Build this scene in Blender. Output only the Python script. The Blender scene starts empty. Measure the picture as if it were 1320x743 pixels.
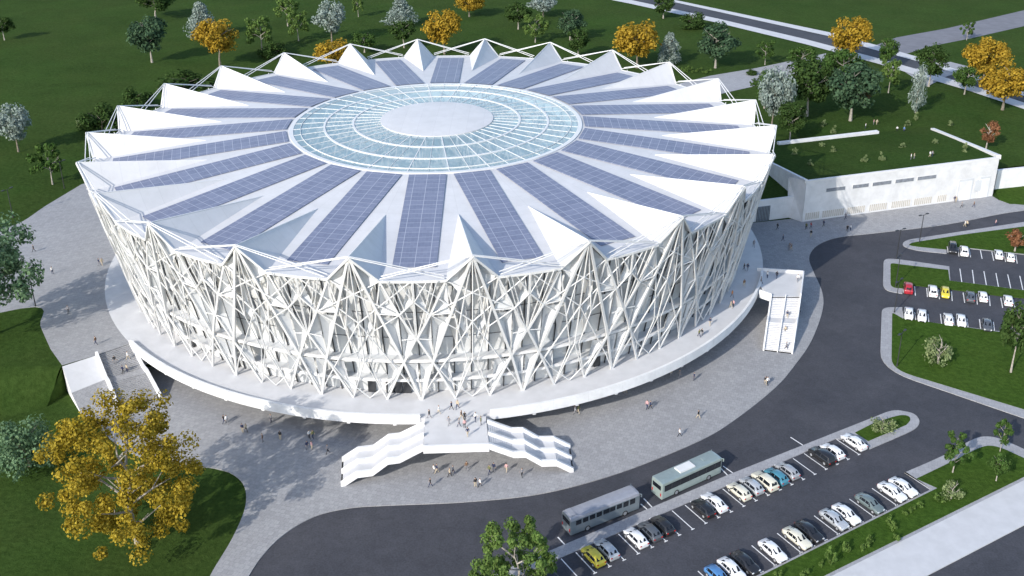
import bpy, bmesh, math, random
from mathutils import Vector, Matrix
from mathutils.geometry import tessellate_polygon

R_ = math.radians
scene = bpy.context.scene
C = scene.collection
rnd = random.Random(11)

# ------------------------------------------------------------------ helpers
def link(o):
    C.objects.link(o)
    return o

def tag(o, label=None, cat=None, group=None, kind=None):
    if label: o['label'] = label
    if cat: o['category'] = cat
    if group: o['group'] = group
    if kind: o['kind'] = kind
    return o

def empty(name, loc=(0, 0, 0), rz=0.0):
    o = bpy.data.objects.new(name, None)
    o.empty_display_size = 0.3
    o.location = loc
    o.rotation_euler = (0, 0, rz)
    return link(o)

class MB:
    """collects faces, then links them as ONE mesh object"""
    def __init__(s):
        s.v = []; s.f = []; s.m = []
    def face(s, pts, m=0):
        n = len(s.v)
        s.v += [tuple(p) for p in pts]
        s.f.append(tuple(range(n, n + len(pts)))); s.m.append(m)
    def grid(s, rows, m=0, closed=False):
        n = len(s.v); w = len(rows[0])
        for r in rows: s.v += [tuple(p) for p in r]
        for i in range(len(rows) - 1):
            for j in range(w if closed else w - 1):
                k = (j + 1) % w
                s.f.append((n + i * w + j, n + i * w + k, n + (i + 1) * w + k, n + (i + 1) * w + j)); s.m.append(m)
    def box(s, c, size, rz=0.0, m=0):
        hx, hy, hz = size[0] / 2, size[1] / 2, size[2] / 2
        ca, sa = math.cos(rz), math.sin(rz)
        P = []
        for dz in (-hz, hz):
            for dx, dy in ((-hx, -hy), (hx, -hy), (hx, hy), (-hx, hy)):
                P.append((c[0] + dx * ca - dy * sa, c[1] + dx * sa + dy * ca, c[2] + dz))
        n = len(s.v); s.v += P
        for q in ((3, 2, 1, 0), (4, 5, 6, 7), (0, 1, 5, 4), (1, 2, 6, 5), (2, 3, 7, 6), (3, 0, 4, 7)):
            s.f.append(tuple(n + i for i in q)); s.m.append(m)
    def poly(s, pts, m=0):
        pts = [Vector(p) for p in pts]
        n = len(s.v); s.v += [tuple(p) for p in pts]
        for t in tessellate_polygon([pts]):
            a, b, c = [pts[i] for i in t]
            if (b - a).cross(c - a).z < 0: t = (t[0], t[2], t[1])
            s.f.append(tuple(n + i for i in t)); s.m.append(m)
    def prism(s, pts, z0, z1, m=0, ms=None):
        """flat outline raised from z0 to z1 (either may be None to keep the points' own z)"""
        top = [(p[0], p[1], z1 if z1 is not None else p[2]) for p in pts]
        s.poly(top, m)
        bot = [(p[0], p[1], z0) for p in pts]
        k = len(pts)
        for i in range(k):
            j = (i + 1) % k
            s.face((bot[i], bot[j], top[j], top[i]), m if ms is None else ms)
    def tube(s, p0, p1, r0, r1=None, n=6, m=0, cap=False):
        p0, p1 = Vector(p0), Vector(p1)
        r1 = r0 if r1 is None else r1
        d = (p1 - p0).normalized()
        a = d.cross(Vector((0, 0, 1)))
        if a.length < 1e-3: a = d.cross(Vector((1, 0, 0)))
        a.normalize(); b = d.cross(a)
        A = [p0 + (a * math.cos(t) + b * math.sin(t)) * r0 for t in [2 * math.pi * i / n for i in range(n)]]
        B = [p1 + (a * math.cos(t) + b * math.sin(t)) * r1 for t in [2 * math.pi * i / n for i in range(n)]]
        s.grid([A, B], m, True)
        if cap:
            s.face(A, m); s.face(B[::-1], m)
    def bar(s, p0, p1, w, h, up=(0, 0, 1), m=0):
        """rectangular bar, w across and h along up"""
        p0, p1, up = Vector(p0), Vector(p1), Vector(up)
        d = (p1 - p0).normalized()
        a = d.cross(up)
        if a.length < 1e-3: a = d.cross(Vector((1, 0, 0)))
        a.normalize(); b = a.cross(d)
        q = [a * w / 2 + b * h / 2, -a * w / 2 + b * h / 2, -a * w / 2 - b * h / 2, a * w / 2 - b * h / 2]
        A = [p0 + x for x in q]; B = [p1 + x for x in q]
        s.grid([A, B], m, True); s.face(A[::-1], m); s.face(B, m)
    def ring(s, r0, r1, z, n=144, a0=0.0, a1=360.0, m=0, z1=None):
        k = max(2, int(n * (a1 - a0) / 360))
        A = []; B = []
        for i in range(k + 1):
            t = R_(a0 + (a1 - a0) * i / k)
            A.append((r0 * math.cos(t), r0 * math.sin(t), z))
            B.append((r1 * math.cos(t), r1 * math.sin(t), z if z1 is None else z1))
        s.grid([A, B], m)
    def ringbox(s, r0, r1, z0, z1, n=144, a0=0.0, a1=360.0, m=0):
        s.ring(r0, r1, z1, n, a0, a1, m); s.ring(r1, r1, z1, n, a0, a1, m, z0)
        s.ring(r1, r0, z0, n, a0, a1, m); s.ring(r0, r0, z0, n, a0, a1, m, z1)
        if a1 - a0 < 359.9:
            for a in (a0, a1):
                c, q = math.cos(R_(a)), math.sin(R_(a))
                s.face([(r0 * c, r0 * q, z0), (r1 * c, r1 * q, z0), (r1 * c, r1 * q, z1), (r0 * c, r0 * q, z1)], m)
    def mesh(s, name, mats, smooth=False):
        me = bpy.data.meshes.new(name)
        me.from_pydata(s.v, [], s.f)
        for mt in (mats if isinstance(mats, (list, tuple)) else [mats]): me.materials.append(mt)
        me.polygons.foreach_set('material_index', s.m)
        if smooth: me.polygons.foreach_set('use_smooth', [True] * len(s.f))
        me.update()
        return me
    def build(s, name, mats, parent=None, smooth=False, **kw):
        o = link(bpy.data.objects.new(name, s.mesh(name, mats, smooth)))
        if parent: o.parent = parent
        return tag(o, **kw)

def inst(name, me, parent=None, loc=None, rz=None):
    o = link(bpy.data.objects.new(name, me))
    if parent: o.parent = parent
    if loc is not None: o.location = loc
    if rz is not None: o.rotation_euler = (0, 0, rz)
    return o

def copy_tree(o, parent=None):
    """a copy of a thing with copies of its parts and their sub-parts (mesh data shared)"""
    c = o.copy(); C.objects.link(c); c.parent = parent
    for ch in [x for x in o.children]: copy_tree(ch, c)
    return c

def spline(pts, n=6, closed=False):
    P = [Vector((p[0], p[1], p[2] if len(p) > 2 else 0)) for p in pts]
    out = []; k = len(P)
    for i in range(k if closed else k - 1):
        p0 = P[(i - 1) % k] if (closed or i) else P[0] * 2 - P[1]
        p1, p2 = P[i], P[(i + 1) % k]
        p3 = P[(i + 2) % k] if (closed or i + 2 < k) else P[-1] * 2 - P[-2]
        for j in range(n):
            t = j / n
            out.append(0.5 * ((2 * p1) + (p2 - p0) * t + (2 * p0 - 5 * p1 + 4 * p2 - p3) * t * t + (3 * p1 - p0 - 3 * p2 + p3) * t ** 3))
    if not closed: out.append(P[-1])
    return [tuple(p) for p in out]

def rounded(pts, rad, n=6):
    """outline with its corners rounded; rad is one number or a list"""
    out = []; k = len(pts)
    for i in range(k):
        r = rad[i] if isinstance(rad, (list, tuple)) else rad
        p = Vector(pts[i][:2]); a = Vector(pts[i - 1][:2]); b = Vector(pts[(i + 1) % k][:2])
        if r <= 0:
            out.append((p.x, p.y, 0)); continue
        da, db = (a - p), (b - p)
        ra = min(r, da.length * .48); rb = min(r, db.length * .48)
        q0 = p + da.normalized() * ra; q1 = p + db.normalized() * rb
        for j in range(n + 1):
            t = j / n
            q = q0 * (1 - t) ** 2 + p * 2 * t * (1 - t) + q1 * t * t
            out.append((q.x, q.y, 0))
    return out

# ------------------------------------------------------------------ materials
def new_mat(name):
    m = bpy.data.materials.new(name); m.use_nodes = True
    nt = m.node_tree; b = nt.nodes['Principled BSDF']
    return m, nt, b

def noise_mix(nt, c0, c1, scale, detail=4.0, lo=.35, hi=.65, rough=.6, vec=None, dist=0.0):
    n = nt.nodes.new('ShaderNodeTexNoise')
    n.inputs['Scale'].default_value = scale; n.inputs['Detail'].default_value = detail
    n.inputs['Roughness'].default_value = rough; n.inputs['Distortion'].default_value = dist
    if vec is not None: nt.links.new(vec, n.inputs['Vector'])
    r = nt.nodes.new('ShaderNodeValToRGB')
    r.color_ramp.elements[0].position = lo; r.color_ramp.elements[1].position = hi
    r.color_ramp.elements[0].color = (*c0, 1); r.color_ramp.elements[1].color = (*c1, 1)
    nt.links.new(n.outputs['Fac'], r.inputs['Fac'])
    return r.outputs['Color'], n.outputs['Fac']

def mixc(nt, a, b, f, mode='MIX'):
    x = nt.nodes.new('ShaderNodeMix'); x.data_type = 'RGBA'; x.blend_type = mode
    if isinstance(f, (int, float)): x.inputs[0].default_value = f
    else: nt.links.new(f, x.inputs[0])
    for s, k in ((a, 6), (b, 7)):
        if isinstance(s, tuple): x.inputs[k].default_value = (*s, 1)
        else: nt.links.new(s, x.inputs[k])
    return x.outputs[2]

def geo_pos(nt):
    return nt.nodes.new('ShaderNodeNewGeometry').outputs['Position']

def obj_pos(nt):
    return nt.nodes.new('ShaderNodeTexCoord').outputs['Object']

def bump(nt, b, h, strength=.3, dist=.05):
    k = nt.nodes.new('ShaderNodeBump')
    k.inputs['Strength'].default_value = strength; k.inputs['Distance'].default_value = dist
    nt.links.new(h, k.inputs['Height']); nt.links.new(k.outputs['Normal'], b.inputs['Normal'])

def plain(name, col, rough=.5, var=.08, scale=1.2, metal=0.0, spec=.5, coat=0.0, world=True):
    m, nt, b = new_mat(name)
    lo = tuple(c * (1 - var) for c in col); hi = tuple(min(1, c * (1 + var)) for c in col)
    c, f = noise_mix(nt, lo, hi, scale, vec=geo_pos(nt) if world else obj_pos(nt))
    nt.links.new(c, b.inputs['Base Color'])
    b.inputs['Roughness'].default_value = rough; b.inputs['Metallic'].default_value = metal
    b.inputs['Specular IOR Level'].default_value = spec
    if coat: b.inputs['Coat Weight'].default_value = coat
    return m

M = {}
M['white'] = plain('white_cladding', (.72, .715, .71), .55, .035, .25)
M['roofwhite'] = plain('white_membrane', (.615, .61, .612), .6, .03, .12, spec=.3)
def seams(m, sx, sy, dark):
    nt = m.node_tree; b = nt.nodes['Principled BSDF']; src = b.inputs['Base Color'].links[0].from_socket
    br = nt.nodes.new('ShaderNodeTexBrick'); br.offset = 0; br.inputs['Scale'].default_value = 1
    br.inputs['Brick Width'].default_value = sx; br.inputs['Row Height'].default_value = sy
    br.inputs['Mortar Size'].default_value = .05; br.inputs['Mortar Smooth'].default_value = .6
    br.inputs['Color1'].default_value = (1, 1, 1, 1); br.inputs['Color2'].default_value = (.965, .965, .97, 1); br.inputs['Mortar'].default_value = (dark, dark, dark, 1)
    nt.links.new(obj_pos(nt), br.inputs['Vector'])
    st, f = noise_mix(nt, (.94, .94, .935), (1.02, 1.02, 1.02), .35, 6, .3, .6, vec=geo_pos(nt), rough=.7)
    nt.links.new(mixc(nt, mixc(nt, src, br.outputs['Color'], 1.0, 'MULTIPLY'), st, 1.0, 'MULTIPLY'), b.inputs['Base Color'])
seams(M['roofwhite'], 3.4, 50, .88)
M['steel'] = plain('white_painted_steel', (.67, .67, .665), .45, .03, .5)
M['panelgrey'] = plain('pale_grey_panel', (.60, .615, .63), .4, .06, .3)
M['panelwhite'] = plain('white_folded_panel', (.70, .70, .69), .5, .04, .4)
M['deck'] = plain('pale_concrete', (.60, .60, .61), .75, .05, .4)
M['wallwhite'] = plain('white_render', (.76, .76, .765), .7, .05, .35)
seams(M['wallwhite'], 6.0, 40, .90)
M['mullion'] = plain('dark_grey_aluminium', (.035, .037, .042), .45, .1)
M['darkglass'] = plain('dark_glazing', (.012, .015, .02), .12, .2, .6, spec=.35)
M['black'] = plain('black_plastic', (.015, .015, .017), .5, .1)
M['rubber'] = plain('tyre_rubber', (.02, .02, .02), .85, .15)
M['rim'] = plain('alloy_rim', (.55, .56, .58), .3, .05, metal=.6)
M['lampred'] = plain('red_lamp_lens', (.45, .015, .015), .2, .1)
M['lampclear'] = plain('clear_lamp_lens', (.75, .77, .8), .12, .05)
M['amber'] = plain('interior_beige', (.55, .52, .46), .7, .1)
M['lampmetal'] = plain('dark_lamp_metal', (.03, .032, .035), .5, .15)

# asphalt
m, nt, b = new_mat('asphalt')
p = geo_pos(nt)
c1, f1 = noise_mix(nt, (.038, .040, .050), (.060, .061, .072), .09, 5, .3, .7, vec=p)
c2, f2 = noise_mix(nt, (.75, .75, .75), (1.25, 1.25, 1.25), 3.5, 3, .25, .75, vec=p)
c4, f4 = noise_mix(nt, (.84, .84, .84), (1.12, 1.12, 1.12), .45, 7, .35, .65, vec=p, rough=.75, dist=1.2)
c5, f5 = noise_mix(nt, (1, 1, 1), (.72, .72, .73), .8, 2, .70, .78, vec=p)
nt.links.new(mixc(nt, mixc(nt, mixc(nt, c1, c2, 1.0, 'MULTIPLY'), c4, 1.0, 'MULTIPLY'), c5, .5, 'MULTIPLY'), b.inputs['Base Color'])
b.inputs['Roughness'].default_value = .85; bump(nt, b, f2, .3, .03)
M['asphalt'] = m
# paving: small setts
def paving(name, base, sx, sy, var):
    m, nt, b = new_mat(name)
    p = geo_pos(nt)
    mp = nt.nodes.new('ShaderNodeMapping'); mp.inputs['Rotation'].default_value = (0, 0, R_(17))
    nt.links.new(p, mp.inputs['Vector'])
    br = nt.nodes.new('ShaderNodeTexBrick')
    br.inputs['Scale'].default_value = 1.0
    br.inputs['Brick Width'].default_value = sx; br.inputs['Row Height'].default_value = sy
    br.inputs['Mortar Size'].default_value = .025; br.inputs['Mortar Smooth'].default_value = .4
    br.inputs['Color1'].default_value = (*[x * (1 - var) for x in base], 1)
    br.inputs['Color2'].default_value = (*[min(1, x * (1 + var)) for x in base], 1)
    br.inputs['Mortar'].default_value = (*[x * .72 for x in base], 1)
    nt.links.new(mp.outputs['Vector'], br.inputs['Vector'])
    c2, f2 = noise_mix(nt, (.95, .95, .955), (1.05, 1.05, 1.045), .1, 5, .3, .7, vec=p)
    c3, f3 = noise_mix(nt, (.88, .88, .89), (1.11, 1.11, 1.10), 4.0, 3, .3, .7, vec=p)
    nt.links.new(mixc(nt, mixc(nt, br.outputs['Color'], c2, 1.0, 'MULTIPLY'), c3, 1.0, 'MULTIPLY'), b.inputs['Base Color'])
    b.inputs['Roughness'].default_value = .8; bump(nt, b, f3, .2, .02)
    return m
M['paving'] = paving('plaza_setts', (.31, .31, .318), .8, .8, .085)
M['kerb'] = paving('kerb_paving', (.33, .33, .345), 1.0, 1.0, .07)
M['walk'] = plain('pale_pavement', (.53, .53, .54), .8, .05, .5)
M['paint'] = plain('white_road_paint', (.72, .72, .72), .7, .12, 2.5)
# grass
def grass(name, a, bb, cc):
    m, nt, b = new_mat(name)
    p = geo_pos(nt)
    c1, f1 = noise_mix(nt, a, bb, .055, 6, .3, .7, vec=p, dist=.6)
    c2, f2 = noise_mix(nt, (.55, .6, .5), (1.5, 1.42, 1.4), 1.1, 6, .25, .75, vec=p, rough=.75)
    c3, f3 = noise_mix(nt, (0, 0, 0), (1, 1, 1), .035, 6, .48, .72, vec=p, rough=.7)
    base = mixc(nt, c1, cc, f3)
    nt.links.new(mixc(nt, base, c2, 1.0, 'MULTIPLY'), b.inputs['Base Color'])
    b.inputs['Roughness'].default_value = 1; b.inputs['Specular IOR Level'].default_value = .03
    bump(nt, b, f2, .7, .35)
    return m
M['grass'] = grass('lawn_grass', (.015, .046, .008), (.034, .082, .016), (.048, .068, .019))
M['grass_light'] = grass('mown_grass', (.023, .064, .008), (.042, .098, .015), (.055, .088, .018))
# solar panel: modules drawn on the strip's own coordinates
m, nt, b = new_mat('solar_cells')
p = obj_pos(nt)
br = nt.nodes.new('ShaderNodeTexBrick')
br.offset = 0.0; br.inputs['Scale'].default_value = 1.0
br.inputs['Brick Width'].default_value = 1.72; br.inputs['Row Height'].default_value = 2.333
br.inputs['Mortar Size'].default_value = .055; br.inputs['Mortar Smooth'].default_value = .25
br.inputs['Color1'].default_value = (.16, .182, .258, 1); br.inputs['Color2'].default_value = (.195, .217, .298, 1)
br.inputs['Mortar'].default_value = (.36, .38, .46, 1)
nt.links.new(p, br.inputs['Vector'])
b2 = nt.nodes.new('ShaderNodeTexBrick')
b2.offset = 0.0; b2.inputs['Scale'].default_value = 1.0
b2.inputs['Brick Width'].default_value = .43; b2.inputs['Row Height'].default_value = .5833
b2.inputs['Mortar Size'].default_value = .02; b2.inputs['Mortar Smooth'].default_value = .3
b2.inputs['Color1'].default_value = (.92, .92, .94, 1); b2.inputs['Color2'].default_value = (1.06, 1.06, 1.05, 1)
b2.inputs['Mortar'].default_value = (1.18, 1.18, 1.15, 1)
nt.links.new(p, b2.inputs['Vector'])
nt.links.new(mixc(nt, br.outputs['Color'], b2.outputs['Color'], 1.0, 'MULTIPLY'), b.inputs['Base Color'])
b.inputs['Roughness'].default_value = .5; b.inputs['Specular IOR Level'].default_value = .22
M['solar'] = m
# thin glass
def glass(name, tint, refl, rough=.03):
    m = bpy.data.materials.new(name); m.use_nodes = True; nt = m.node_tree
    nt.nodes.clear()
    o = nt.nodes.new('ShaderNodeOutputMaterial'); t = nt.nodes.new('ShaderNodeBsdfTransparent'); g = nt.nodes.new('ShaderNodeBsdfGlossy')
    d = nt.nodes.new('ShaderNodeBsdfDiffuse')
    t.inputs['Color'].default_value = (*tint, 1); g.inputs['Roughness'].default_value = rough
    g.inputs['Color'].default_value = (.9, .95, 1, 1)
    nz = nt.nodes.new('ShaderNodeTexNoise'); nz.inputs['Scale'].default_value = .35; nz.inputs['Detail'].default_value = 3
    nt.links.new(geo_pos(nt), nz.inputs['Vector'])
    mr = nt.nodes.new('ShaderNodeMapRange'); mr.inputs[3].default_value = refl * .8; mr.inputs[4].default_value = refl * 1.2
    nt.links.new(nz.outputs['Fac'], mr.inputs[0])
    fr = nt.nodes.new('ShaderNodeLayerWeight'); fr.inputs['Blend'].default_value = .25
    ad = nt.nodes.new('ShaderNodeMath'); ad.operation = 'MULTIPLY_ADD'
    nt.links.new(fr.outputs['Fresnel'], ad.inputs[0]); ad.inputs[1].default_value = .6; nt.links.new(mr.outputs[0], ad.inputs[2])
    mx = nt.nodes.new('ShaderNodeMixShader')
    nt.links.new(ad.outputs[0], mx.inputs[0]); nt.links.new(t.outputs[0], mx.inputs[1]); nt.links.new(g.outputs[0], mx.inputs[2])
    nt.links.new(mx.outputs[0], o.inputs[0])
    return m
M['glass'] = glass('clear_glazing', (.86, .91, .93), .05)
def fritted(name, col, cover):
    m = bpy.data.materials.new(name); m.use_nodes = True; nt = m.node_tree
    b = nt.nodes['Principled BSDF']; o = nt.nodes['Material Output']
    c, f = noise_mix(nt, tuple(x * .9 for x in col), col, .5, vec=geo_pos(nt)); nt.links.new(c, b.inputs['Base Color'])
    b.inputs['Roughness'].default_value = .12
    t = nt.nodes.new('ShaderNodeBsdfTransparent'); mx = nt.nodes.new('ShaderNodeMixShader'); mx.inputs[0].default_value = cover
    nt.links.new(t.outputs[0], mx.inputs[1]); nt.links.new(b.outputs[0], mx.inputs[2]); nt.links.new(mx.outputs[0], o.inputs['Surface'])
    return m
M['frit'] = fritted('fritted_glazing', (.80, .81, .81), .88)
M['skyglass'] = fritted('skylight_glazing', (.42, .585, .635), .50)  # pale cover paints a bright haze over the dim space below
M['greyroad'] = plain('worn_grey_asphalt', (.17, .17, .19), .9, .1, .3)
# leaves
def leaf(name, col, col2, trans=.25):
    m = bpy.data.materials.new(name); m.use_nodes = True; nt = m.node_tree
    nt.nodes.clear()
    o = nt.nodes.new('ShaderNodeOutputMaterial')
    g = nt.nodes.new('ShaderNodeNewGeometry')
    r = nt.nodes.new('ShaderNodeValToRGB')
    r.color_ramp.elements[0].color = (*col, 1); r.color_ramp.elements[1].color = (*col2, 1)
    nt.links.new(g.outputs['Random Per Island'], r.inputs['Fac'])
    cn, f = noise_mix(nt, (.75, .75, .75), (1.25, 1.25, 1.25), .5, 3, .3, .7, vec=g.outputs['Position'])
    c = mixc(nt, r.outputs['Color'], cn, 1.0, 'MULTIPLY')
    d = nt.nodes.new('ShaderNodeBsdfDiffuse'); t = nt.nodes.new('ShaderNodeBsdfTranslucent')
    nt.links.new(c, d.inputs['Color']); nt.links.new(c, t.inputs['Color'])
    mx = nt.nodes.new('ShaderNodeMixShader'); mx.inputs[0].default_value = trans
    nt.links.new(d.outputs[0], mx.inputs[1]); nt.links.new(t.outputs[0], mx.inputs[2])
    nt.links.new(mx.outputs[0], o.inputs[0])
    return m
M['l_dark'] = leaf('dark_green_leaves', (.024, .052, .014), (.072, .12, .036))
M['l_blue'] = leaf('blue_green_leaves', (.032, .066, .038), (.09, .15, .08))
M['l_blue2'] = leaf('sage_leaves', (.065, .125, .065), (.19, .29, .16))
M['l_light'] = leaf('light_green_leaves', (.07, .13, .032), (.16, .235, .065))
M['l_mid'] = leaf('mid_green_leaves', (.034, .08, .018), (.09, .15, .042))
M['l_yellow'] = leaf('golden_leaves', (.26, .16, .018), (.46, .315, .045))
M['l_yellow2'] = leaf('yellow_leaves', (.21, .15, .012), (.44, .335, .05))
M['l_silver'] = leaf('silver_green_leaves', (.16, .21, .18), (.36, .42, .38))
M['l_red'] = leaf('russet_leaves', (.14, .06, .03), (.30, .15, .08))
M['l_pale'] = leaf('pale_green_leaves', (.12, .17, .07), (.28, .33, .16))
M['bark'] = plain('bark', (.20, .17, .135), .9, .3, 2.0)
M['barkpale'] = plain('pale_bark', (.34, .31, .27), .9, .25, 2.0)

# ------------------------------------------------------------------ the ground
UP = 5.2            # level of the upper lawns and of the arena's terrace
def sheet(name, pts, z0, z1, mat, kind='structure', **kw):
    mb = MB(); mb.prism(pts, z0, z1)
    return mb.build(name, mat, kind=kind, **kw)

mb = MB(); mb.poly([(-2500, -2500, 0), (2500, -2500, 0), (2500, 2500, 0), (-2500, 2500, 0)])
mb.build('ground', M['grass'], kind='structure')

# asphalt: one sheet under the plaza, the kerbs and the islands
road = [(-22.87,-108.23,0), (-21.12,-100.32,0), (-20,-84,0), (0,-70,0), (40,-50,0), (75,-20,0), (72,20,0), (100,24,0), (105.21,18.55,0), (125.09,25.83,0),
        (148.07,33.51,0), (300,60,0), (300,-140,0), (100,-190,0), (-50,-150,0)]
mb = MB(); mb.poly([(p[0], p[1], .02) for p in road]); mb.build('road', M['asphalt'], kind='structure')

# lower plaza, one kerb above the road
edge = spline([(166,29.26,0), (145.76,28.3,0), (122.7,19.45,0), (103.89,14.33,0), (94.81,12.06,0), (89.77,9.16,0), (86.14,5.01,0), (83.86,-0.46,0), (83.18,-7.29,0), (82.52,-17.04,0), (80.33,-25.39,0),
               (75.04,-37.46,0), (69.74,-46.39,0), (64.4,-54.11,0), (55.6,-63.86,0), (47.94,-70.56,0), (34.43,-78.8,0), (22.11,-83.94,0), (10.32,-85.94,0), (-1.34,-86.73,0), (-7.1,-87.34,0), (-11.97,-89.27,0), (-15.6,-93.18,0), (-17.66,-97.7,0), (-18.68,-102.27,0), (-19.58,-107.55,0)], 6)
left = spline([(-24.1,-108.23,0), (-23.89,-101.52,0), (-22.86,-93.83,0), (-22.78,-87.13,0), (-24.18,-82.16,0), (-26.82,-79.07,0), (-29.91,-77.67,0), (-32,-77.27,0), (-36.78,-76.66,0), (-43.09,-74.6,0), (-50.14,-69.27,0), (-56.08,-62.44,0)], 5)
plaza = edge + left + [(-61.68,-56.36,0), (-58.5,-51.4,0), (-53.9,-47.2,0), (-40,-46,0), (0,-55,0), (50,-30,0), (62,0,0), (75,20.5,0), (85.27,22.97,0), (87.51,21.01,0), (141.74,38.11,0), (142.23,35.4,0), (144,32.46,0), (168.14,33.44,0)]
sheet('plaza', plaza, -.1, .14, M['paving'])
# low kerb along the lower lawn
# upper lawns behind and to the left of the arena
arcp = [(62 * math.cos(R_(a)), 62 * math.sin(R_(a)), UP) for a in range(-138, 13, 5)]
L1 = (-63.0, -54.9); L2 = (-64.5, -60.0)
upper = [(-900, L1[1], UP), (L1[0], L1[1], UP), (-58.28, -51.17, UP), (-53.74, -47.01, UP)] + arcp + [(75.9, 21.5, UP), (86.55, 24.75, UP), (88.0, 21.8, UP), (141.2, 38.4, UP),
        (144.5,45.21,5.2), (330, 95, UP), (2400, 300, UP), (2400, 2400, UP), (-900, 2400, UP)]
mb = MB(); mb.poly(upper)
# grassy bank falling to the lower lawn on the left
rows = []
for i in range(13):
    t = i / 12; z = UP * (1 - (3 * t * t - 2 * t ** 3)) - .03 * t
    rows.append([(x, L1[1] + (L2[1] - L1[1]) * t if k == 0 else L1[1] - (6 + 6 * min(k, 5)) * t, z) for k, x in enumerate([L1[0] + (L2[0] - L1[0]) * t, -75, -90, -110, -140, -200, -400, -900])])
mb.grid([r[::-1] for r in rows])
mb.face([(L1[0], L1[1], UP), (L1[0], L1[1], -.05), (L2[0], L2[1], -.05)])
mb.build('terrain', M['grass'], smooth=True, kind='structure')
lw = spline([(-95.66,34.28,5.2), (-98.48,20.11,5.2), (-100.55,8.18,5.2), (-108,4,0), (-125,-12,0), (-122,-40,0), (-95,-40,0), (-77.76,-32.69,5.2), (-73.36,-40.22,5.2), (-67.66,-48.94,5.2)], 5)
sheet('upper_plaza', lw + [(-63.1, -54.7, 0), (-58.28, -51.17, 0), (-53.74, -47.01, 0), (-45, -41, 0), (-40, 0, 0), (-45, 60, 0), (-70, 66, 0)], UP - .1, UP + .03, M['paving'])

# kerbed islands and lawns
def island(name, outer, inner, lawn_name='lawn'):
    sheet(name, outer, -.05, .15, M['kerb'])
    if inner: sheet(lawn_name, inner, .05, .20, M['grass_light'])

# strip between the buses and the cars, widening to a planted end
U0 = Vector((26.56, -96.82, 0)); E_ = Vector((.8548, .5189, 0)); N_ = Vector((.5189, -.8548, 0)); EA = math.atan2(.5189, .8548)
def PK(s, n, z=0.0):
    q = U0 + E_ * s + N_ * n
    return (q.x, q.y, z)
ol = [PK(-14, -.05), PK(51.9, -.05), (75.68,-70.95,0), (75.59,-72.76,0)] + spline([(80.19,-70.09,0), (84.78,-67.23,0), (86.45,-65.08,0), (86.51,-62.99,0), (85.22,-61.93,0), (82.79,-61.69,0), (78.44,-64.02,0)], 5) + [PK(30, -2.0), PK(-14, -2.0)]
il = [(74.56,-68.21,0), (78.53,-65.45,0)] + spline([(82.27,-63.68,0), (84.06,-63.1,0), (85.15,-63.46,0), (85.02,-64.62,0), (83.89,-65.99,0)], 5) + [(76.04,-70.62,0)]
island('kerb', ol, il)
# lower right: lawn strip with its pavement, then the broad pale walk and a second road
ol = [PK(-8, 17), PK(54.6, 17), PK(54.6, 12.0)] + spline([(79.2,-78.96,0), (84.5,-75.99,0), (88.96,-73.29,0), (92.71,-70.66,0), (95.42,-69.36,0), (98.05,-69.87,0), (100.86,-72.81,0)], 5) + [(107.75,-79.34,0), (105.09,-84.66,0)]
wl0, wl1 = (61.7,-101.67,0), (97.28,-80.87,0)
d = (Vector(wl1) - Vector(wl0)).normalized()
pA = Vector(wl0) - d * 60; pB = Vector((102.62,-77.74,0)); pC = Vector(wl0) + d * 170
ol = [PK(-40, 17), PK(54.6, 17)] + ol[2:-2] + [tuple(pB), tuple(pA)]
nn = Vector((d.y, -d.x, 0))
inn = [PK(-40, 17.35), PK(55.5, 17.35)] + spline([(80.55,-80.55,0), (84.28,-78.3,0), (87.9,-76.1,0), (91.12,-74.05,0), (93.6,-72.58,0), (95.51,-71.95,0), (97.36,-72.7,0), (99.75,-75.31,0)], 5)
inn += [tuple(pB - nn * .5 - d * 1.5), tuple(pA - nn * .5)]
island('kerb', ol, inn)
e0, e1 = Vector((74.71,-101.69,0)), Vector((92.62,-91.36,0))
d2 = (e1 - e0).normalized()
sheet('footpath', [tuple(pA + nn * .02), tuple(pC + nn * .02), tuple(e0 + d2 * 170), tuple(e0 - d2 * 50)], -.05, .16, M['walk'])
# right lawns among the far parking rows
ol = rounded([(97.36,-23.74,0), (93.12,-23.73,0), (85.13,-47.81,0), (104.79,-63.97,0), (190,-70,0), (190,-26,0), (117.73,-34.82,0), (112.67,-33.72,0), (95.74,-28.57,0)], [0, 2.2, 6.5, 0, 0, 0, 0, 0, 0])
il = rounded([(95.74,-28.57,0), (94.5,-26.09,0), (87.2,-48.08,0), (105.94,-61.38,0), (189,-66,0), (189,-27,0), (117.46,-35.43,0), (112.54,-34.03,0)], [0, .8, 4, 0, 0, 0, 0, 0])
island('kerb', ol, il)
ol = rounded([(114.42,-4.37,0), (104.23,-0.52,0), (101,-0.1,0), (95.79,-15.99,0), (99.41,-17.59,0), (100.9,-13.66,0), (103.47,-13.52,0), (111.06,-15.67,0), (119.84,-18.58,0), (124.46,-19.65,0), (190,-11,0), (190,-9.5,0), (126.05,-16.08,0), (117.43,-13.11,0), (111.98,-11.48,0)], [0, 2, 2.5, 3.5] + [0] * 11)
il = rounded([(113.45,-6.2,0), (103.34,-3.21,0), (101.77,-2.56,0), (97.86,-14.72,0), (100.35,-15.28,0), (100.85,-13.81,0), (103.39,-13.74,0), (111,-15.82,0), (119.79,-18.69,0), (124.42,-19.76,0), (189,-11,0), (189,-9.7,0), (125.99,-16.22,0), (117.37,-13.26,0), (111.78,-11.55,0)], [0, 1, 1.2, 2] + [0] * 11)
island('kerb', ol, il)
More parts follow.
